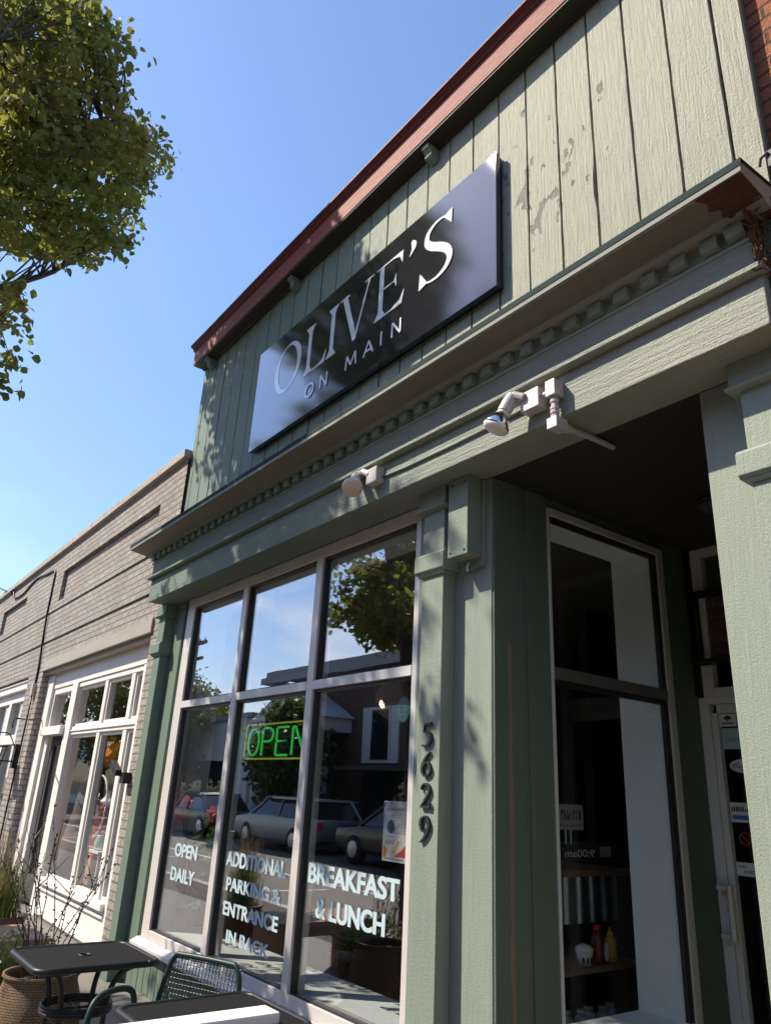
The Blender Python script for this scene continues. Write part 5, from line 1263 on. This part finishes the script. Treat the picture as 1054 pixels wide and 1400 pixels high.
for v in (.79, .755, .72): pl.box(px0+.35*pw, px0+.75*pw, .0977, .0988, pz0+v*ph, pz0+(v+.012)*ph)
for v in (.62, .585, .55, .51, .47): pl.box(px0+.56*pw, px0+.92*pw, .0977, .0988, pz0+v*ph, pz0+(v+.012)*ph)
for v in (.41, .385, .34, .315, .29): pl.box(px0+.1*pw, px0+.5*pw, .0977, .0988, pz0+v*ph, pz0+(v+.012)*ph)
for i in range(16): u = .1+i*.05; pl.box(px0+u*pw, px0+(u+.03)*pw, .0977, .0988, pz0+.03*ph, pz0+.06*ph)
obj('print', pl, 'paper_grey', PO)
sx_, sz_ = rp(-3.355, 1.975, .07, .10)
ST = thing('round_sticker', 'round teal sticker on the right pane above the poster', 'sticker', (sx_, .1, sz_))
obj('disc', MB().plate([(sx_+.055*math.cos(a), sz_+.072*math.sin(a)) for a in [2*math.pi*i/28 for i in range(28)]], .099, .001), 'teal_st', ST)
tl = MB(); [tl.box(sx_-.035+i*.012, sx_-.028+i*.012, .0975, .0988, sz_-.012, sz_+.006) for i in range(6)]; tl.box(sx_-.03, sx_+.02, .0975, .0988, sz_+.018, sz_+.024); tl.box(sx_-.03, sx_+.03, .0975, .0988, sz_-.03, sz_-.025)
obj('print', tl, 'pale_teal', ST)
LN = thing('pendant_lantern', 'dark six sided pendant lantern with lit bulb inside the right window', 'pendant lamp', (-4.13, .6, 2.12))
lc = (-4.13, .6)
obj('shade', MB().lathe([(.05, 2.26-2.1), (.13, .05), (.135, .0), (.05, -.13), (.03, -.13), (.12, .0), (.12, .04), (.045, .15)], (lc[0], lc[1], 2.13), 6), 'sack', LN)
obj('bulb', MB().lathe([(.004, -.03), (.02, -.01), (.02, .01), (.006, .03)], (lc[0]+.0, lc[1]-.10, 2.10), 12), 'warm_lamp', LN, 0, True)
obj('cord', MB().tube([(lc[0], lc[1], 2.29), (lc[0], lc[1], 3.31)], .006, 5), 'black', LN)
PF = thing('flower_pot', 'pot of plants on the window ledge below the orange flowers', 'pot', (-6.3, .24, .43))
obj('bowl', MB().lathe([(.06, 0), (.085, .13), (.09, .15), (.07, .15)], (-6.3, .25, .426), 18), 'pot', PF, 0, True)
OF = thing('flowering_plant', 'tall house plant with orange flowers behind the OPEN DAILY lettering', 'plant', (-6.3, .24, .55))
m = MB(); heads = [(-6.375, .135, 1.335), (-6.285, .13, 1.375), (-6.37, .14, 1.275), (-5.80, .15, 1.315), (-6.31, .14, 1.365)]
for h_ in heads: m.tube(smoothpts([(-6.3, .25, .56), (-6.30, .2, .9), h_], 5), .004, 5)
m.tube(smoothpts([(-6.3, .25, .56), (-6.2, .26, .85), (-6.05, .28, 1.0)], 5), .004, 5)
obj('stem', m, 'leaf_house', OF)
pe = MB()
for i, h_ in enumerate(heads): q = petals(h_, .07, 26, 30+i); pe.add(q.v, q.f)
obj('blossom', pe, 'orange', OF)
rs_ = np.random.RandomState(4); C = np.array([-6.2, .27, .92]) + rs_.normal(size=(40, 3))*np.array([.12, .03, .14])
obj('foliage', leaf_mesh('foliage', C, 9, (.05, .03, .05), .10, 8, .3), 'leaf_house', OF)
# counter, shelf and bottles behind the entry side window
CT = thing('service_counter', 'counter with corrugated metal front seen through the entry side window', 'counter', (-3.5, 1.5, .06))
obj('front_panel', MB().box(-3.345, -3.32, 1.10, 1.86, .845, 1.105), 'corrugated', CT)
obj('countertop', MB().box(-3.95, -3.28, 1.08, 1.96, 1.106, 1.142), 'counter', CT, .004)
obj('shelf', MB().box(-3.85, -3.16, 1.10, 1.88, .618, .645).box(-3.85, -3.16, 1.10, 1.88, .26, .285), 'counter', CT)
obj('side_panel', MB().box(-3.9, -3.30, 1.885, 1.94, .06, 1.105).box(-3.9, -3.87, 1.1, 1.88, .06, 1.105), 'int_dark', CT)
MU = thing('mustard_bottle', 'yellow mustard squeeze bottle on the shelf below the corrugated panel', 'bottle', (-3.24, 1.66, .645))
obj('body', MB().lathe([(.034, 0), (.038, .01), (.038, .06), (.031, .075), (.036, .09), (.034, .12), (.018, .138)], (-3.24, 1.66, .645), 18), 'yellow', MU, 0, True)
obj('cap', MB().lathe([(.019, .138), (.019, .155), (.008, .160), (.005, .185), (.002, .186)], (-3.24, 1.66, .645), 14), 'yellow_petal', MU, 0, True)
obj('label', MB().lathe([(.0385, .02), (.0385, .025)], (-3.24, 1.66, .645), 18), 'red_ink', MU, 0, True)
KE = thing('ketchup_bottle', 'dark red ketchup bottle with a pale label beside the mustard', 'bottle', (-3.24, 1.535, .645))
obj('body', MB().lathe([(.042, 0), (.046, .01), (.046, .11), (.03, .15), (.02, .175)], (-3.24, 1.535, .645), 18), 'ketchup', KE, 0, True)
obj('cap', MB().lathe([(.022, .175), (.022, .20), (.01, .205)], (-3.24, 1.535, .645), 14), 'red_ink', KE, 0, True)
obj('label', MB().plate_x([(1.56+.022*math.cos(a), .71+.05*math.sin(a)) for a in [2*math.pi*i/18 for i in range(18)]], -3.196, .002), 'paper', KE)
CU = thing('white_cup', 'white lidded cup holder on the shelf left of the ketchup', 'cup', (-3.24, 1.41, .645))
obj('bowl', MB().lathe([(.038, 0), (.05, .06), (.05, .07)], (-3.24, 1.41, .645), 18), 'bulb_white', CU, 0, True)
obj('lid', MB().lathe([(.052, .07), (.052, .085), (.04, .10), (.01, .11)], (-3.24, 1.41, .645), 18), 'bulb_white', CU, 0, True)
pr_ = MB()
for i in range(5): a = R_(-60+i*30); c = (-3.24+.048*math.cos(a), 1.41+.048*math.sin(a)); pr_.box(c[0], c[0]+.004, c[1]-.006, c[1]+.006, .66, .69)
obj('print', pr_, 'ink', CU)
PS = thing('menu_sheet', 'white paper sheet hanging above the counter behind the entry window', 'paper sign', (-3.3, 1.4, 1.44))
obj('sheet', MB().box(-3.312, -3.308, 1.22, 1.54, 1.372, 1.520), 'paper_grey', PS)
rs = random.Random(12); pm_ = MB()
for i in range(9): y_ = 1.27+i*.028; pm_.box(-3.307, -3.3055, y_, y_+.005, 1.43, 1.49); pm_.box(-3.307, -3.3055, y_, y_+.016, 1.43+rs.choice([0, .03, .055]), 1.436+rs.choice([0, .03, .05]))
for i in range(8): y_ = 1.28+i*.03; pm_.box(-3.307, -3.3055, y_, y_+.012, 1.392, 1.402)
obj('print', pm_, 'ink', PS)
tb = MB(); [tb.box(-3.312, -3.308, y_, y_+.008, 1.29, 1.372) for y_ in (1.36, 1.41)]; obj('tape', tb, 'paper', PS)
HBd = thing('hours_board', 'black board with white hours lettering reversed, above the counter', 'hours board', (-3.3, 1.5, 1.25))
obj('panel', MB().box(-3.33, -3.315, 1.10, 1.86, 1.195, 1.30), 'ink', HBd)
me = text_mesh('9:00am - 2:00', 0, 1, 1.215, 1.258, 0, .0, .001)
for v in me.vertices: v.co = Vector((-3.314+v.co.y, 1.645-.56*v.co.x, v.co.z))
obj('lettering', me, 'paper', HBd)
nt = MB().box(-3.3145, -3.312, 1.70, 1.81, 1.215, 1.275); obj('note', nt, 'paper_grey', HBd)
bx = MB()
for i in range(7): bx.lathe([(.03, 0), (.035, .10), (.02, .13), (.012, .15)], (-3.28-.02*(i % 2), 1.17+i*.095, .285), 10)
obj_ = single('shelf_jars', MB(), 'paper_grey', None, None) if False else None
for i in range(6):
    c = (-3.27-.03*(i % 2), 1.20+i*.10, .285)
    J = thing('glass_jar', ['dim glass jar at the left end of the lowest counter shelf', 'dim jar second from the left on the lowest counter shelf', 'dim jar third from the left on the lowest counter shelf', 'dim jar fourth from the left on the lowest counter shelf', 'dim jar fifth from the left on the lowest counter shelf', 'dim glass jar at the right end of the lowest counter shelf'][i], 'jar', c, 'jars on the lowest shelf')
    obj('body', MB().lathe([(.032, 0), (.038, .02), (.038, .09), (.026, .11)], c, 14), 'paper_grey', J, 0, True)
    obj('lid', MB().lathe([(.028, .11), (.028, .13), (.01, .131)], c, 14), 'grey_metal', J, 0, True)

# stickers on the entry door glass
def sticker(name, mat, x0, x1, z0, z1, label, txts=(), oval=False):
    S_ = thing(name, label, 'sticker', ((x0+x1)/2, 1.828, (z0+z1)/2))
    if oval: m = MB().plate([((x0+x1)/2+(x1-x0)/2*math.cos(a), (z0+z1)/2+(z1-z0)/2*math.sin(a)) for a in [2*math.pi*i/32 for i in range(32)]], 1.8275, .0015)
    else: m = MB().box(x0, x1, 1.8275, 1.829, z0, z1)
    obj('sheet', m, mat, S_)
    for (s, a, b, c, d, mt) in txts: obj('print', text_mesh(s, a, b, c, d, 1.8272, .0, .0005), mt, S_)
    return S_
s = sticker('door_sticker', 'paper', -2.480, -2.372, 2.005, 2.078, 'white sticker at the top of the door glass with a dark emblem')
e_ = MB(); [e_.plate([(-2.426+dx_+.012*math.cos(a), 2.053+dz_+.009*math.sin(a)) for a in [i*.7 for i in range(9)]], 1.8262, .001) for dx_, dz_ in ((-.012, 0), (0, .008), (.012, 0))]; e_.box(-2.429, -2.423, 1.8262, 1.8272, 2.03, 2.05)
e_.box(-2.465, -2.387, 1.8262, 1.8272, 2.020, 2.026); obj('print', e_, 'ink', s)
sticker('door_sticker', 'pale_teal', -2.474, -2.30, 1.875, 1.995, 'pale teal CERTIFIED sticker on the door glass', [('CERTIFIED', -2.452, -2.31, 1.918, 1.940, 'blue_ink')])
s = sticker('door_sticker', 'ink', -2.452, -2.25, 1.735, 1.825, 'white oval sticker reading #Go with a dark rim on the door glass', (), True)
obj('face', MB().plate([(-2.351+.094*math.cos(a), 1.78+.039*math.sin(a)) for a in [2*math.pi*i/32 for i in range(32)]], 1.8264, .001), 'paper', s)
obj('print', text_mesh('#Go', -2.430, -2.355, 1.765, 1.797, 1.8260, .0, .0005), 'ink', s)
s = sticker('door_sticker', 'paper', -2.470, -2.33, 1.472, 1.578, 'white sticker with a blue band on the door glass')
obj('print', MB().box(-2.462, -2.335, 1.826, 1.8272, 1.487, 1.510), 'blue_ink', s)
rs = random.Random(5); q = MB(); [q.box(-2.462+i*.013, -2.462+i*.013+.008, 1.826, 1.8272, 1.53, 1.53+rs.uniform(.012, .03)) for i in range(10)]; obj('print', q, 'ink', s)
s = thing('door_sticker', 'dark red ringed no smoking symbol on the door glass', 'sticker', (-2.40, 1.828, 1.386))
obj('ring', MB().tube([(-2.40+.032*math.cos(a), 1.827, 1.386+.032*math.sin(a)) for a in [2*math.pi*i/28 for i in range(29)]], .003, 5).tube([(-2.423, 1.827, 1.409), (-2.377, 1.827, 1.363)], .003, 5), 'red_ink', s)
obj('print', MB().box(-2.42, -2.382, 1.8262, 1.827, 1.382, 1.389), 'ink', s)
sticker('door_sticker', 'paper', -2.471, -2.362, 1.192, 1.262, 'white CENTRAL SECURITY sticker above the door handle', [('CENTRAL', -2.465, -2.41, 1.232, 1.248, 'ink'), ('SECURITY', -2.43, -2.368, 1.205, 1.221, 'ink')])
